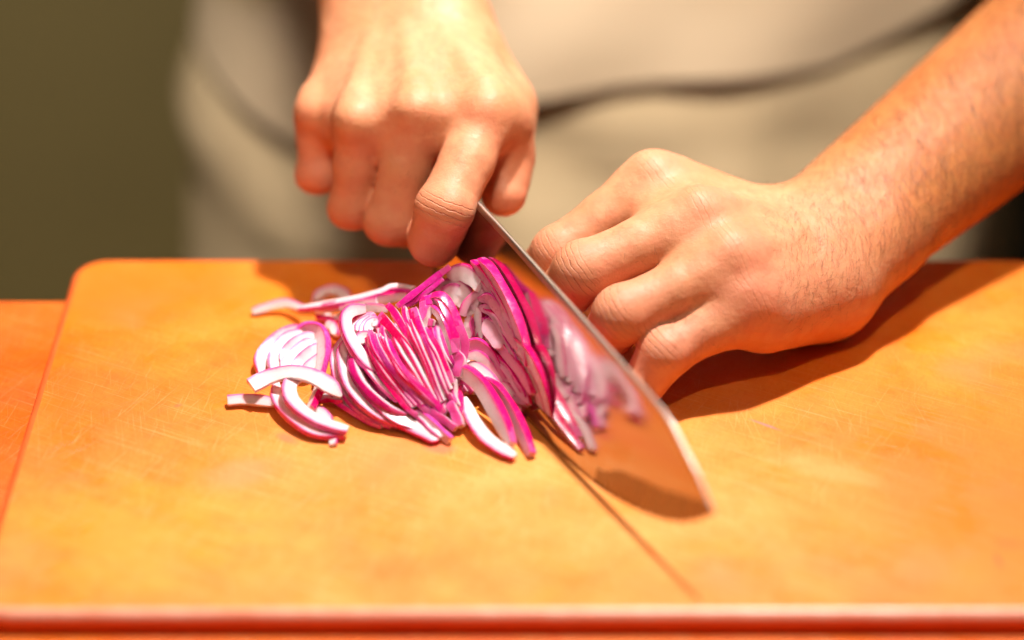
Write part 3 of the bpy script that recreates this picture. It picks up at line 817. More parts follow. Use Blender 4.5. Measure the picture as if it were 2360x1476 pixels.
# what is left of the onion, held behind the blade
def onion_rest():
    root = empty("red_onion", kp(-6, 0, 0) + KW * 2)
    o0 = kp(-6, 0, 0) + KW * 2
    def dome(r0, a0, a1, inset):
        v, f = [], []
        nu, nv = 26, 10
        for i in range(nu + 1):
            th = math.pi * i / nu
            for j in range(nv + 1):
                ph = (math.pi / 2) * j / nv
                p = KH * (27 - inset) * math.cos(th) + np.array([0, 0, 1.0]) * (31 - inset) * math.sin(th) * math.cos(ph) + KW * 17 * math.sin(th) * math.sin(ph) * r0
                p = p + KW * 0.6
                p[2] = p[2] + (2.4 - o0[2] * 0) * 0
                v.append(p)
        for i in range(nu):
            for j in range(nv):
                a = i * (nv + 1) + j
                f.append((a, a + 1, a + nv + 2, a + nv + 1))
        return v, f
    v, f = dome(1.0, 0, 0, 0)
    mesh_obj("peel", v, f, M_PEEL, root)
    # cut face with its layers, just behind the steel
    for k_, (sc_, m_) in enumerate(((1.0, M_PEEL), (0.955, M_FLESH), (0.80, M_PEEL), (0.775, M_FLESH), (0.60, M_PEEL), (0.575, M_FLESH), (0.38, M_PEEL), (0.36, M_FLESH))):
        vv = [KW * (0.5 - 0.03 * k_)]
        for i in range(27):
            th = math.pi * i / 26
            vv.append(KH * 27 * sc_ * math.cos(th) + np.array([0, 0, 1.0]) * 31 * sc_ * math.sin(th) + KW * (0.5 - 0.03 * k_))
        mesh_obj("layer", vv, [(0, i + 1, i + 2) for i in range(26)], m_, root, smooth=False)
    tag(root, "uncut rest of the red onion held by the fingertips behind the blade", "red onion")
onion_rest()

# ------------------------------------------------------------------ the cook: hands and arms as one smooth surface
class Field:
    """signed distance samples on a regular grid (mm)"""
    def __init__(self, lo, hi, h):
        self.lo = np.asarray(lo, float); self.h = h
        self.n = np.ceil((np.asarray(hi) - self.lo) / h).astype(int) + 1
        self.ax = [(self.lo[i] + h * np.arange(self.n[i])).astype(np.float32) for i in range(3)]
        self.f = np.full(tuple(self.n), 60.0, np.float32)
    def block(self, lo, hi):
        a = np.clip(np.floor((np.asarray(lo) - self.lo) / self.h).astype(int), 0, self.n)
        b = np.clip(np.ceil((np.asarray(hi) - self.lo) / self.h).astype(int) + 1, 0, self.n)
        return tuple(slice(int(a[i]), int(max(b[i], a[i]))) for i in range(3))
    def caps(self, sl, a, b, ra, rb):
        X = self.ax[0][sl[0]][:, None, None]; Y = self.ax[1][sl[1]][None, :, None]; Z = self.ax[2][sl[2]][None, None, :]
        a = np.asarray(a, np.float32); ba = (np.asarray(b) - a).astype(np.float32)
        bb = float(ba @ ba) + 1e-6
        px, py, pz = X - a[0], Y - a[1], Z - a[2]
        t = np.clip((px * ba[0] + py * ba[1] + pz * ba[2]) / np.float32(bb), 0, 1)
        dx, dy, dz = px - t * ba[0], py - t * ba[1], pz - t * ba[2]
        return np.sqrt(dx * dx + dy * dy + dz * dz) - (np.float32(ra) + np.float32(rb - ra) * t)

def smin(a, b, k):
    h = np.maximum(k - np.abs(a - b), 0) / k
    return np.minimum(a, b) - h * h * (k * 0.25)

def cap_box(prims, pad):
    lo = np.min([np.minimum(np.asarray(p[0]), np.asarray(p[1])) - max(p[2], p[3]) for p in prims], axis=0) - pad
    hi = np.max([np.maximum(np.asarray(p[0]), np.asarray(p[1])) + max(p[2], p[3]) for p in prims], axis=0) + pad
    return lo, hi

def surface_nets(F):
    f = F.f
    nx, ny, nz = f.shape
    ins = f < 0
    c = np.zeros((nx - 1, ny - 1, nz - 1), np.int8)
    for dx in (0, 1):
        for dy in (0, 1):
            for dz in (0, 1):
                c += ins[dx:nx - 1 + dx, dy:ny - 1 + dy, dz:nz - 1 + dz]
    act = (c > 0) & (c < 8)
    ids = np.full(act.shape, -1, np.int32)
    I = np.argwhere(act)
    ids[act] = np.arange(len(I))
    acc = np.zeros((len(I), 3)); cnt = np.zeros(len(I))
    cor = [(0, 0, 0), (1, 0, 0), (0, 1, 0), (1, 1, 0), (0, 0, 1), (1, 0, 1), (0, 1, 1), (1, 1, 1)]
    val = [f[I[:, 0] + q[0], I[:, 1] + q[1], I[:, 2] + q[2]] for q in cor]
    for a in range(8):
        for b in range(a + 1, 8):
            if sum(abs(cor[a][i] - cor[b][i]) for i in range(3)) != 1: continue
            va, vb = val[a], val[b]
            m = (va < 0) != (vb < 0)
            t = np.where(m, va / np.where(m, va - vb, 1), 0)
            p = np.array(cor[a])[None] + t[:, None] * (np.array(cor[b]) - np.array(cor[a]))[None]
            acc[m] += p[m]; cnt[m] += 1
    V = (I + acc / cnt[:, None]) * F.h + F.lo
    quads = []
    for ax in range(3):
        o1, o2 = [(1, 2), (2, 0), (0, 1)][ax]
        s0 = [slice(None)] * 3; s1 = [slice(None)] * 3
        s0[ax] = slice(0, -1); s1[ax] = slice(1, None)
        a = ins[tuple(s0)]; b = ins[tuple(s1)]
        E = np.argwhere(a != b)
        ok = (E[:, o1] > 0) & (E[:, o2] > 0) & (E[:, o1] < f.shape[o1] - 1) & (E[:, o2] < f.shape[o2] - 1)
        E = E[ok]
        fl = a[E[:, 0], E[:, 1], E[:, 2]]
        q = []
        for d1, d2 in ((-1, -1), (0, -1), (0, 0), (-1, 0)):
            e = E.copy(); e[:, o1] += d1; e[:, o2] += d2
            q.append(ids[e[:, 0], e[:, 1], e[:, 2]])
        q = np.stack(q, 1)
        q[~fl] = q[~fl][:, ::-1]
        quads.append(q)
    Q = np.concatenate(quads)
    Q = Q[(Q >= 0).all(1)]
    return V, Q

def relax(V, Q, it=2, w=0.5):
    n = len(V)
    for _ in range(it):
        s = np.zeros_like(V); c = np.zeros(n)
        for i in range(4):
            j = (i + 1) % 4
            for a, b in ((i, j), (j, i)):
                for d in range(3):
                    s[:, d] += np.bincount(Q[:, a], V[Q[:, b], d], n)
                c += np.bincount(Q[:, a], minlength=n)
        V = V + w * (s / np.maximum(c, 1)[:, None] - V)
    return V

def build_field(lo, hi, h, palm, fingers, bumps, cuts, kp_=9.0, kf=7.0, ks=0.7, clip=None):
    F = Field(lo, hi, h)
    for p in palm:
        k = p[4] if len(p) > 4 else kp_
        l, u = cap_box([p], k + 4)
        sl = F.block(l, u)
        F.f[sl] = smin(F.f[sl], F.caps(sl, *p[:4]), k)
    base = F.f.copy()
    for fp, kfi in fingers:
        l, u = cap_box(fp, 16)
        sl = F.block(l, u)
        g = None
        for p in fp:
            d = F.caps(sl, *p[:4])
            k = p[4] if len(p) > 4 else 2.6
            g = d if g is None else smin(g, d, k)
        g = smin(base[sl], g, kfi or kf)
        F.f[sl] = smin(F.f[sl], g, ks)
    for p in bumps:
        k = p[4]
        l, u = cap_box([p], k + 3)
        sl = F.block(l, u)
        F.f[sl] = smin(F.f[sl], F.caps(sl, *p[:4]), k)
    for p in cuts:
        k = p[4]
        l, u = cap_box([p], k + 3)
        sl = F.block(l, u)
        F.f[sl] = -smin(-F.f[sl], F.caps(sl, *p[:4]), k)
    if clip is not None:                       # cut flat where the arm goes into the sleeve
        q, nrm = clip
        X = F.ax[0][:, None, None]; Y = F.ax[1][None, :, None]; Z = F.ax[2][None, None, :]
        F.f = np.maximum(F.f, (X - q[0]) * nrm[0] + (Y - q[1]) * nrm[1] + (Z - q[2]) * nrm[2]).astype(np.float32)
    V, Q = surface_nets(F)
    return relax(V, Q, 2, 0.5), Q

def blade_gap(p):
    """distance of p from the blade's middle plane; positive on its far right side"""
    return float((np.asarray(p) - GA) @ KW)

def off_blade(p, r, side=1):
    g = blade_gap(p) * side
    if g < r + 1.2:
        p = np.asarray(p) + KW * side * (r + 1.2 - g)
    return np.asarray(p)

def chain(js, rs, slim=0.975):
    """finger prims from joints and radii; shafts a little slimmer than the joints"""
    out = []
    for i in range(len(js) - 1):
        a, b = np.asarray(js[i]), np.asarray(js[i + 1])
        mid = (a + b) / 2
        rm = (rs[i] + rs[i + 1]) / 2 * slim
        out.append((a, mid, rs[i], rm)); out.append((mid, b, rm, rs[i + 1]))
    return out

def scal(V, centers, sig):
    r = np.zeros(len(V))
    for c, s, a in centers:
        r = np.maximum(r, a * np.exp(-((V - c) ** 2).sum(1) / (2 * s * s)))
    return r

def crease_attr(V, joints):
    """signed millimetres along the finger near each joint, with a mask"""
    best = np.full(len(V), 1e9); val = np.zeros(len(V)); mask = np.zeros(len(V))
    for J, ax, dors, rad, half, amt in joints:
        d = V - J
        s = d @ ax
        rr = np.sqrt((d ** 2).sum(1))
        m = np.clip(1 - np.abs(s) / half, 0, 1) * np.clip((rad * 1.9 - rr) / (rad * 0.5), 0, 1) * np.clip((d @ dors) / (rad * 0.7), 0, 1) * amt
        upd = m > mask
        val[upd] = s[upd]; mask[upd] = m[upd]
    return val, mask

# ---- left hand (on the right of the picture): claw grip behind the blade, heel on the board
Lw = at(1862, 600, 28)
LM = [at(1505, 424, 55), at(1612, 510, 54), at(1686, 606, 46), at(1718, 704, 33)]
LP = [at(1284, 588, 33), at(1340, 628, 40), at(1432, 728, 33), at(1529, 816, 21.5)]
LD = [at(1232, 640, 19), at(1276, 705, 22), at(1385, 792, 15), at(1486, 880, 11)]
LT = [at(1205, 690, 10), at(1262, 790, 9), at(1372, 850, 8), at(1446, 915, 8)]
rM = [11.4, 11.6, 11.0, 10.0]; rP = [10.2, 11.0, 10.6, 9.4]; rD = [8.6, 9.2, 8.6, 7.8]; rT = [7.6, 8.0, 7.6, 6.8]
for i in range(4):
    LP[i] = off_blade(LP[i], rP[i]); LD[i] = off_blade(LD[i], rD[i]); LT[i] = off_blade(LT[i], rT[i])
Llat = unit(LM[0] - LM[3])
Lmc = unit((LM[1] + LM[2]) / 2 - Lw)
Lpal = unit(np.cross(Llat, Lmc))
if Lpal[2] > 0: Lpal = -Lpal
Lel = at(2345, 205, 53)
Lfd = unit(Lel - Lw)
Lflat = unit(Llat - Lfd * (Llat @ Lfd))
Lend = Lw + Lfd * 215

def dump(tagname, M, P, D, T, W):
    for i in range(4):
        print(tagname, i, "MC %.0f PP %.0f MP %.0f DP %.0f gapP %.1f gapT %.1f" % (np.linalg.norm(M[i] - W), np.linalg.norm(P[i] - M[i]), np.linalg.norm(D[i] - P[i]),
              np.linalg.norm(T[i] - D[i]), blade_gap(P[i]), blade_gap(T[i])), np.round(M[i]), np.round(P[i]))
dump("L", LM, LP, LD, LT, Lw)

palm = []
offs = [11, 4, -5, -14]
for i in range(4):
    w0 = Lw + Llat * offs[i]
    palm.append((w0, LM[i], 14.5, rM[i] + 0.6))
    palm.append((w0 + Lpal * 7, LM[i] + Lpal * 6 - Lmc * 4, 14.5, rM[i] - 0.5))
    if i < 3:
        palm.append((Lw + Llat * (offs[i] + offs[i + 1]) / 2, (LM[i] + LM[i + 1]) / 2 - Lmc * 3 + Lpal * 1.5, 15.5, 11.0))
palm.append((Lw - Llat * 13 + Lpal * 3 - Lmc * 2, LM[3] + Lpal * 4 - Lmc * 14, 16.5, 12.0))       # little-finger side
palm.append((Lw + Llat * 13 + Lpal * 9, LM[0] + Lpal * 14 - Lmc * 16, 14, 12))                      # thumb side
# forearm
palm.append((Lw + Lflat * 8, Lend + Lflat * 10, 19.0, 31, 14))
palm.append((Lw - Lflat * 9, Lend - Lflat * 10, 18.5, 30, 14))
palm.append((Lw + Lfd * 22 - Lflat * 15 - Lpal * 4, Lw + Lfd * 26 - Lflat * 15 - Lpal * 4, 13, 13, 12))   # wrist bone
fing = []
for i in range(4):
    fing.append((chain([LM[i], LP[i], LD[i], LT[i]], [rM[i] - 0.6, rP[i], rD[i], rT[i]]), 6.5))
# thumb, tucked behind the fingers
Lth = [Lw + Llat * 20 + Lpal * 8 + Lmc * 6, LM[0] + Lpal * 26 - Lmc * 24, LM[0] + Lpal * 36 + Lmc * 4, off_blade(LP[0] * np.array([1, 1, 0]) + np.array([4, 12, 11.0]), 9)]
fing.append((chain(Lth, [14, 11.5, 10, 8]), 9))
bumps = []
for i in range(4):
    bumps.append((LM[i] - Lpal * 5.0 - Lmc * 3, LM[i] - Lpal * 4.4 + Lmc * 4, 6.6, 6.4, 6))
    bumps.append((LM[i] - Lpal * (rM[i] - 1.5) - Lmc * 8, Lw + Llat * offs[i] * 0.5 - Lpal * 14.0, 3.1, 1.8, 4.5))   # tendons
    bumps.append((LP[i] - Lpal * 2, LP[i] - Lpal * 2, rP[i] - 1.1, rP[i] - 1.1, 4))
for i in range(3):                                   # webs
    a = LM[i] * 0.80 + LP[i] * 0.20; b = LM[i + 1] * 0.80 + LP[i + 1] * 0.20
    bumps.append((a + Lpal * 2.2, b + Lpal * 2.2, 8.0, 8.0, 9))
# veins over the back of the hand
va = LM[2] * 0.5 + LM[1] * 0.5 - Lpal * 9.6 - Lmc * 8
bumps.append((va, Lw * 0.55 + LM[2] * 0.45 - Lpal * 14.2, 1.5, 1.7, 3.5))
bumps.append((LM[3] * 0.5 + LM[2] * 0.5 - Lpal * 8.6 - Lmc * 8, Lw * 0.55 + LM[2] * 0.45 - Lpal * 14.2, 1.4, 1.7, 3.5))
cuts = []
lo = np.min([Lw - 45, np.min(LT, axis=0) - 14, np.min(LM, axis=0) - 40], axis=0); lo[2] = -4
hi = np.array([max(Lend[0], Lw[0]) + 42, Lend[1] + 42, Lend[2] + 44])
hi = np.maximum(hi, np.max(LM, axis=0) + 34)
VL, QL = build_field(lo, hi, 1.0, palm, fing, bumps, cuts, clip=(Lw + Lfd * 205, Lfd))
VL[:, 2] = np.maximum(VL[:, 2], 0.25)                # flesh flattens on the board
redL = scal(VL, [(LM[i] - Lpal * 10, 8, .65) for i in range(4)] + [(LP[i] - Lpal * 6, 8.5, .75) for i in range(4)] + [(LT[i], 11, .9) for i in range(4)]
            + [(LM[3] + Lmc * 4 - Lpal * 8, 9, .8)], 0)
jl = []
for i in range(4):
    pp = unit(LP[i] - LM[i]); md = unit(LD[i] - LP[i])
    ax = unit(pp + md)
    dors = unit(pp - md)
    jl.append((LP[i], ax, dors, rP[i], 8.0, 1.0))
    jl.append((LM[i] - Lpal * 2, pp, -Lpal, rM[i], 7.0, 0.35))
crL, cmL = crease_attr(VL, jl)

# ---- right hand (on the left of the picture): fist round the handle
Rw = at(935, 66, 83)
RM = [at(1128, 262, 79), at(966, 262, 78), at(828, 285, 71), at(735, 268, 62)]
RP = [at(1026, 480, 55), at(906, 502, 37), at(815, 472, 37), at(735, 395, 41)]
rM2 = [10.8, 10.4, 9.4, 8.8]; rP2 = [11.0, 10.7, 9.4, 8.7]
RD = [at(1003, 556, 39), RP[1] + np.array([9, 17, -13]), RP[2] + np.array([10, 17, -10]), RP[3] + np.array([11, 17, -6])]
RD[0] = off_blade(RD[0], 8.8, -1)
RT = [RD[0] + np.array([-3, 5, 1.0]), RD[1] + np.array([12, 14, 6]), RD[2] + np.array([13, 14, 7]), RD[3] + np.array([12, 14, 7])]
RP[0] = off_blade(RP[0], 9.4, -1)
RT[0] = off_blade(RT[0], 8, -1)
rD2 = [9.4, 8.8, 7.8, 7.2]; rT2 = [7.6, 7.6, 7.2, 6.6]
dump("R", RM, RP, RD, RT, Rw)
Rlat = unit(RM[0] - RM[3])
Rmc = unit((RM[1] + RM[2]) / 2 - Rw)
Rpal = unit(np.cross(Rlat, Rmc))
if Rpal[2] > 0: Rpal = -Rpal
Rel = Rw + np.array([-48, 180, 135])
Rfd = unit(Rel - Rw)
Rflat = unit(Rlat - Rfd * (Rlat @ Rfd))
Rend = Rw + Rfd * 200
palm = []
offs = [17, 6, -5, -15]
for i in range(4):
    w0 = Rw + Rlat * offs[i]
    palm.append((w0, RM[i], 16, rM2[i] + 0.4))
    palm.append((w0 + Rpal * 8, RM[i] + Rpal * 9 - Rmc * 6, 15, rM2[i]))
    if i < 3:
        palm.append((Rw + Rlat * (offs[i] + offs[i + 1]) / 2, (RM[i] + RM[i + 1]) / 2 - Rmc * 4 + Rpal * 2.2, 16, 10.4))
palm.append((Rw - Rlat * 15 + Rpal * 6, RM[3] + Rpal * 10 - Rmc * 12, 17, 11))
Rth = [Rw + Rlat * 25 + Rpal * 12 + Rmc * 10, at(1146, 250, 64), at(1166, 365, 55), at(1160, 446, 46)]
Rth[2] = off_blade(Rth[2], 9.5); Rth[3] = off_blade(Rth[3], 9)
palm.append((Rw + Rlat * 18 + Rpal * 10, Rth[1], 17, 13))
palm.append((RM[0] + Rpal * 10 - Rmc * 10, Rth[1], 12, 12))
palm.append((Rw + Rflat * 11, Rend + Rflat * 14, 21, 33, 14))
palm.append((Rw - Rflat * 11, Rend - Rflat * 14, 20.5, 32, 14))
fing = []
for i in range(4):
    fing.append((chain([RM[i], RP[i], RD[i], RT[i]], [rM2[i] - 0.9, rP2[i] - 0.2, rD2[i], rT2[i]], 1.0), 5.5))
fing.append((chain(Rth[0:], [15, 12.5, 11, 9.2]), 9))
bumps = []
for i in range(4):
    bumps.append((RM[i] - Rpal * 5.2 - Rmc * 3, RM[i] - Rpal * 4.9 + Rmc * 4.2, 6.4, 6.2, 5))
    bumps.append((RM[i] - Rpal * (rM2[i] - 1.4) - Rmc * 6, Rw + Rlat * offs[i] * 0.5 - Rpal * 14.6, 3.0, 1.9, 5))
    pp = unit(RP[i] - RM[i]); md = unit(RD[i] - RP[i])
    bumps.append((RP[i] + unit(pp - md) * 3.0 - Rlat * 2.5, RP[i] + unit(pp - md) * 3.0 + Rlat * 2.5, rP2[i] - 3.2, rP2[i] - 3.2, 4))
for i in range(3):
    a = RM[i] * 0.74 + RP[i] * 0.26; b = RM[i + 1] * 0.74 + RP[i + 1] * 0.26
    inn = unit(np.cross(Rlat, RP[1] - RM[1])); inn = inn if inn[1] > 0 else -inn
    bumps.append((a + inn * 4, b + inn * 4, 6, 6, 6))
lo = np.min([Rw - 50, Rend - 48, np.min(RP, axis=0) - 16], axis=0); lo[2] = 2
hi = np.max([Rw + 50, Rend + 48, np.max(RM, axis=0) + 22, np.max(Rth, axis=0) + 18], axis=0)
cuts = []
dv = unit(np.cross(RP[1] - RM[1], Rlat)); dv = dv if dv[1] < 0 else -dv
for i in range(3):
    a = (RM[i] + RM[i + 1]) / 2; b = (RP[i] + RP[i + 1]) / 2
    cuts.append((a * 0.62 + b * 0.38 + dv * 6.0, b + dv * 5.5 + (b - a) * 0.12, 0.8, 1.2, 2.0))
VR, QR = build_field(lo, hi, 1.0, palm, fing, bumps, cuts, clip=(Rw + Rfd * 188, Rfd))
redR = scal(VR, [(RM[i] + unit(RP[i] - RM[i]) * 9, 8, .75) for i in range(4)] + [(RP[i], 12, .55) for i in range(4)] + [(RD[i], 12, .9) for i in range(4)] + [(RP[3], 20, .8), (Rth[3], 12, .6)], 0)
jr = []
for i in range(4):
    pp = unit(RP[i] - RM[i]); md = unit(RD[i] - RP[i])
    jr.append((RP[i], unit(pp + md), unit(pp - md), rP2[i], 6.5, 1.0))
    jr.append((RM[i], unit(pp + Rmc), unit(Rmc - pp) if i < 0 else -Rpal, rM2[i], 9.0, 0.08))
crR, cmR = crease_attr(VR, jr)

# ---- upper arms and trunk under the clothes, coarser
shL = np.array([190, 400, 470.0]); shR = np.array([-175, 410, 470.0])
elL = Lw + Lfd * 262; elR = Rw + Rfd * 255
tr = [(Lw + Lfd * 196, elL, 31, 36), (elL, shL, 38, 52), (Rw + Rfd * 180, elR, 31, 36), (elR, shR, 38, 52),
      (np.array([-90, 400, 420.0]), np.array([130, 400, 420.0]), 80, 80, 40), (np.array([-40, 400, 60.0]), np.array([110, 400, 60.0]), 76, 76, 40),
      (np.array([-80, 400, 420.0]), np.array([-40, 400, 60.0]), 80, 76, 40), (np.array([130, 400, 420.0]), np.array([110, 400, 60.0]), 80, 76, 40),
      (np.array([-40, 400, 60.0]), np.array([-50, 400, -700.0]), 76, 60, 40), (np.array([110, 400, 60.0]), np.array([120, 400, -700.0]), 76, 60, 40)]
VT, QT = build_field((-330, 120, -760), (420, 520, 540), 9.0, tr, [], [], [], kp_=30)
Vb = np.concatenate([VL, VR, VT]); Qb = np.concatenate([QL, QR + len(VL), QT + len(VL) + len(VR)])

person = empty("person", (10, 400, -880))
pl = np.array([10, 400, -880.0])
me = bpy.data.meshes.new("body")
me.vertices.add(len(Vb)); me.vertices.foreach_set("co", ((Vb - pl) * S).astype(np.float32).ravel())
me.loops.add(len(Qb) * 4); me.loops.foreach_set("vertex_index", Qb.astype(np.int32).ravel())
me.polygons.add(len(Qb)); me.polygons.foreach_set("loop_start", np.arange(0, len(Qb) * 4, 4, dtype=np.int32))
me.polygons.foreach_set("loop_total", np.full(len(Qb), 4, np.int32))
me.polygons.foreach_set("use_smooth", np.ones(len(Qb), bool))
me.update(calc_edges=True)
zt = np.zeros(len(VT))
def sstep(x):
    x = np.clip(x, 0, 1)
    return x * x * (3 - 2 * x)
tanL = sstep(((VL - Lw) @ Lfd + 25) / 90); tanR = sstep(((VR - Rw) @ Rfd + 5) / 90)
for nm, arr in (("red", np.concatenate([redL, redR, zt])), ("crease", np.concatenate([crL, crR, zt])), ("cmask", np.concatenate([cmL, cmR, zt])), ("tan", np.concatenate([tanL, tanR, zt + 1]))):
    a = me.attributes.new(nm, 'FLOAT', 'POINT'); a.data.foreach_set("value", arr.astype(np.float32))
me.materials.append(M_SKIN)
body = link("body", me, person)
tag(person, "person in a cream shirt and taupe apron slicing onion with both bare hands", "person")

# ---- clothes
def loft(name, mat, rows, nseg, parent, origin, thick=None, flip=False):
    v, f = [], []
    for r in rows:
        v += [tuple(np.asarray(p) - origin) for p in r]
    n = nseg
    for i in range(len(rows) - 1):
        for j in range(n):
            f.append((i * n + j, i * n + (j + 1) % n, (i + 1) * n + (j + 1) % n, (i + 1) * n + j))
    o = mesh_obj(name, v, f, mat, parent)
    if thick:
        m = o.modifiers.new("cloth_thickness", 'SOLIDIFY'); m.thickness = thick * S; m.offset = 0
    return o

def gauss(x, c, s):
    return math.exp(-((x - c) / s) ** 2)

def trunk_ring(z, hx, hy, cx, cy, n, fold):
    out = []
    for j in range(n):
        a = 2 * math.pi * j / n
        ca, sa = math.cos(a), math.sin(a)
        e = 0.78
        x = math.copysign(abs(ca) ** e, ca); y = math.copysign(abs(sa) ** e, sa)
        r = 1.0
        px, py = cx + hx * x, cy + hy * y
        d = fold(px, a, z) if sa < 0.15 else 0.0
        out.append((px + d * ca * 0.6, py + d * sa, z))
    return out

def hem(px):
    return float(np.interp(px, [-230, -175, -110, -70, 0, 60, 120, 160, 205, 240], [-34, -42, -76, -84, -40, -29, -28, -25, -4, 10]))

def fold_shirt(x, a, z):
    d = 3 * math.sin(0.030 * x + 0.021 * z + 1.0) + 2.0 * math.sin(0.055 * x - 0.04 * z)
    d += 2 * gauss(z - hem(x), 20, 34)                       # bloused just above the hem
    d += 7 * gauss(z - 40 + 0.55 * (x + 150), 0, 16) * (1 if x < -40 else 0.2)
    return d

def fold_apron(x, a, z):
    d = 4 * math.sin(0.05 * x + 0.035 * z) + 2.5 * math.sin(0.09 * x - 0.02 * z + 2)
    d *= 1.25 * min(1.0, max(0.15, (-20 - z) / 50))
    d += 9 * gauss(z + 95 + 0.35 * (x + 180), 0, 14) - 8 * gauss(z + 120 + 0.35 * (x + 180), 0, 13)
    d += 6 * gauss(z + 66 - 0.10 * x, 0, 10) - 6 * gauss(z + 84 - 0.10 * x, 0, 10) + 5 * gauss(z + 104 - .05 * x, 0, 9)
    return d

N = 120
rows = []
for i in range(46):
    t = i / 45
    ring = trunk_ring(0, 222 - 12 * math.sin(t * 2.5), 125, 50, 400, N, lambda px, a, z: 0)
    row = []
    for j, (px, py, _) in enumerate(ring):
        a = 2 * math.pi * j / N
        z0 = hem(px) if math.sin(a) < 0.2 else -20
        z = z0 + (500 - z0) * t ** 1.35
        d = fold_shirt(px, a, z) if math.sin(a) < 0.3 else 6
        k = 1.0 - 0.10 * t
        row.append((50 + (px - 50 + d * 0.5 * math.cos(a)) * k, 400 + (py - 400 + d * math.sin(a)) * k, z))
    rows.append(row)
# turned-in hem
first = rows[0]
rows.insert(0, [(50 + (p[0] - 50) * 0.97, 400 + (p[1] - 400) * 0.955, p[2] + 1.5) for p in first])
loft("shirt", M_SHIRT, rows, N, person, pl)
rows = []
for i in range(40):
    z = 40 - i * 20
    hx = 211 + (22 * min(1, (40 - z) / 180)); hy = 117 + 10 * min(1, (40 - z) / 300)
    rows.append(trunk_ring(z, hx, hy, 50, 400, N, fold_apron))
loft("apron", M_APRON, rows, N, person, pl)

def sleeve(p0, p1, p2, r0, r1, n=40):
    P = smooth_curve([p0, (np.asarray(p0) + p1) / 2, p1, (np.asarray(p1) + p2) / 2, p2], 26)
    T = np.gradient(P, axis=0)
    rows = []
    up = np.array([0.3, -0.2, 1.0])
    for i, (c, t) in enumerate(zip(P, T)):
        t = unit(t); x = unit(np.cross(t, up)); y = np.cross(x, t)
        r = r0 + (r1 - r0) * i / 25
        row = []
        for j in range(n):
            a = 2 * math.pi * j / n
            q = r + 2.4 * math.sin(3 * a + i * 0.9) + 2.0 * math.sin(5 * a - i * 0.6)
            row.append(c + (x * math.cos(a) + y * math.sin(a)) * q)
        rows.append(row)
    return rows
loft("sleeve", M_SHIRT, sleeve(Lw + Lfd * 212, elL, shL, 50, 66), 40, person, pl, 2.0)
loft("sleeve", M_SHIRT, sleeve(Rw + Rfd * 150, elR, shR, 48, 64), 40, person, pl, 2.0)

# ---- fine dark hair on the forearms, wrist and finger backs
def grow_hair(V, N, region, count, length, seed, flow, name="arm_hair"):
    r = np.random.default_rng(seed)
    w = region(V, N)
    c = np.cumsum(w); c /= c[-1]
    ids_ = np.searchsorted(c, r.random(count))
    hv, hf = [], []
    for i in ids_:
        p = V[i] + r.normal(0, 0.5, 3)
        n = N[i]
        d = flow(V[i]) + r.normal(0, 0.35, 3)
        d = unit(d - n * (d @ n))
        L = length * r.uniform(0.4, 1.35) * (1.0 + 0.6 * min(1.0, max(0.0, (float((V[i] - Lw) @ Lfd) - 20) / 80)) if name == "arm_hair" and length == 7.0 and seed == 1 else r.uniform(0.6, 1.1))
        side = np.cross(d, n) * 0.036
        bend = np.cross(d, n) * r.normal(0, 0.22)
        p = V[i] + n * 0.0
        k0 = len(hv)
        for t in (0.0, 0.35, 0.7, 1.0):
            q = p + d * L * t + n * (0.30 * L * t * (1.15 - 0.75 * t)) + bend * L * t * t
            wd = side * (1.0 - 0.85 * t)
            hv += [q - wd, q + wd]
        for t in range(3):
            hf.append((k0 + 2 * t, k0 + 2 * t + 1, k0 + 2 * t + 3, k0 + 2 * t + 2))
    o = mesh_obj(name, np.array(hv) - pl, hf, M_HAIR, body)
    tag(o, kind="stuff")
    return o

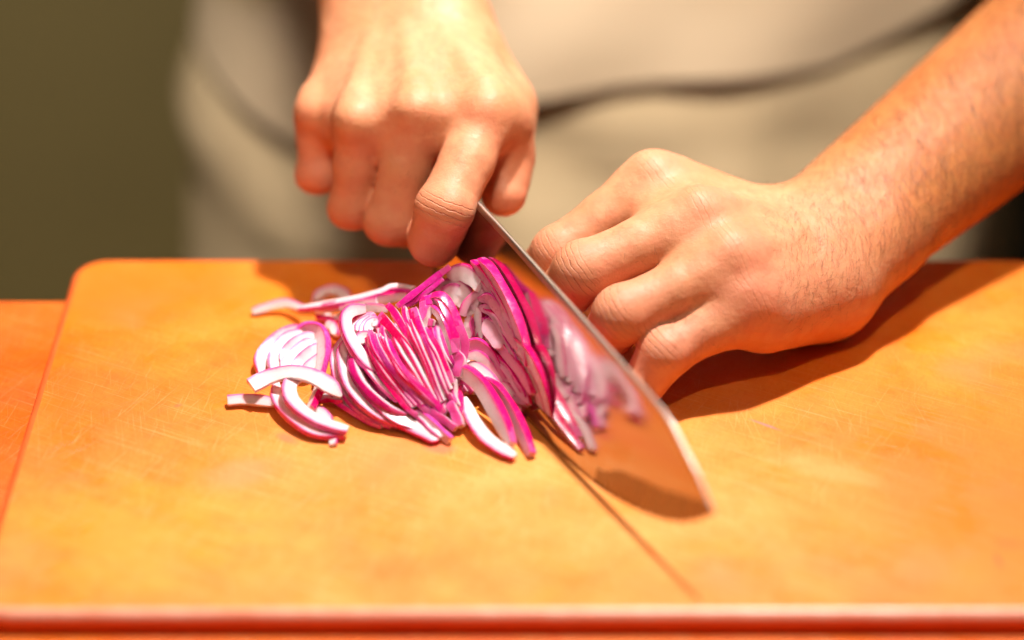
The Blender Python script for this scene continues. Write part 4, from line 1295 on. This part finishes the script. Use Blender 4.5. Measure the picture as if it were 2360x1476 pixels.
def vnormals(V, Q):
    a = V[Q[:, 2]] - V[Q[:, 0]]; b = V[Q[:, 3]] - V[Q[:, 1]]
    n = np.cross(a, b)
    out = np.zeros_like(V)
    for i in range(4):
        for d in range(3):
            out[:, d] += np.bincount(Q[:, i], n[:, d], len(V))
    return out / (np.linalg.norm(out, axis=1)[:, None] + 1e-9)

NL = vnormals(VL, QL); NR = vnormals(VR, QR)
def reg_fore(V, N):
    s_ = (V - Lw) @ Lfd
    up = np.clip(-(N @ Lpal) * 1.1 + 0.15, 0, 1)
    return np.clip((s_ + 12) / 45, 0, 1) * up + 1e-9
def reg_back(V, N):
    s_ = (V - Lw) @ Lmc
    low = np.clip(((V - (LM[1] + LM[2]) / 2) @ -Llat) / 30 + 0.5, 0, 1)
    return np.clip((s_ + 5) / 15, 0, 1) * np.clip((44 - s_) / 15, 0, 1) * np.clip(-(N @ Lpal), 0, 1) * low + 1e-9
def reg_fing(V, N):
    w = np.zeros(len(V))
    for i in range(4):
        m_ = LM[i] * 0.42 + LP[i] * 0.58
        w += np.exp(-((V - m_) ** 2).sum(1) / (2 * 7.0 ** 2)) * np.clip(-(N @ Lpal), 0, 1) * (0.5, .5, .7, 1.6)[i]
    return w + 1e-9
grow_hair(VL, NL, reg_fore, 8500, 7.0, 1, lambda p: -Lfd * 0.5 - Llat * 0.9)
grow_hair(VL, NL, reg_back, 380, 6.5, 2, lambda p: -Llat * 1.0 + Lmc * 0.5)
grow_hair(VL, NL, reg_fing, 170, 4.2, 3, lambda p: -Llat * 1.0 + Lmc * 0.5)
def reg_rfore(V, N):
    s_ = (V - Rw) @ Rfd
    return np.clip((s_ + 5) / 30, 0, 1) * np.clip(-(N @ Rpal) + 0.1, 0, 1) + 1e-9
def reg_rfing(V, N):
    w = np.zeros(len(V))
    for i in range(4):
        m_ = RM[i] * 0.45 + RP[i] * 0.55
        w += np.exp(-((V - m_) ** 2).sum(1) / (2 * 6.0 ** 2)) * np.clip(-N[:, 1], 0, 1)
    return w + 1e-9
grow_hair(VR, NR, reg_rfore, 500, 7.0, 4, lambda p: -Rfd * 0.8 + Rflat * 0.6)
grow_hair(VR, NR, reg_rfing, 110, 2.8, 5, lambda p: np.array([-0.6, 0, -0.6]))
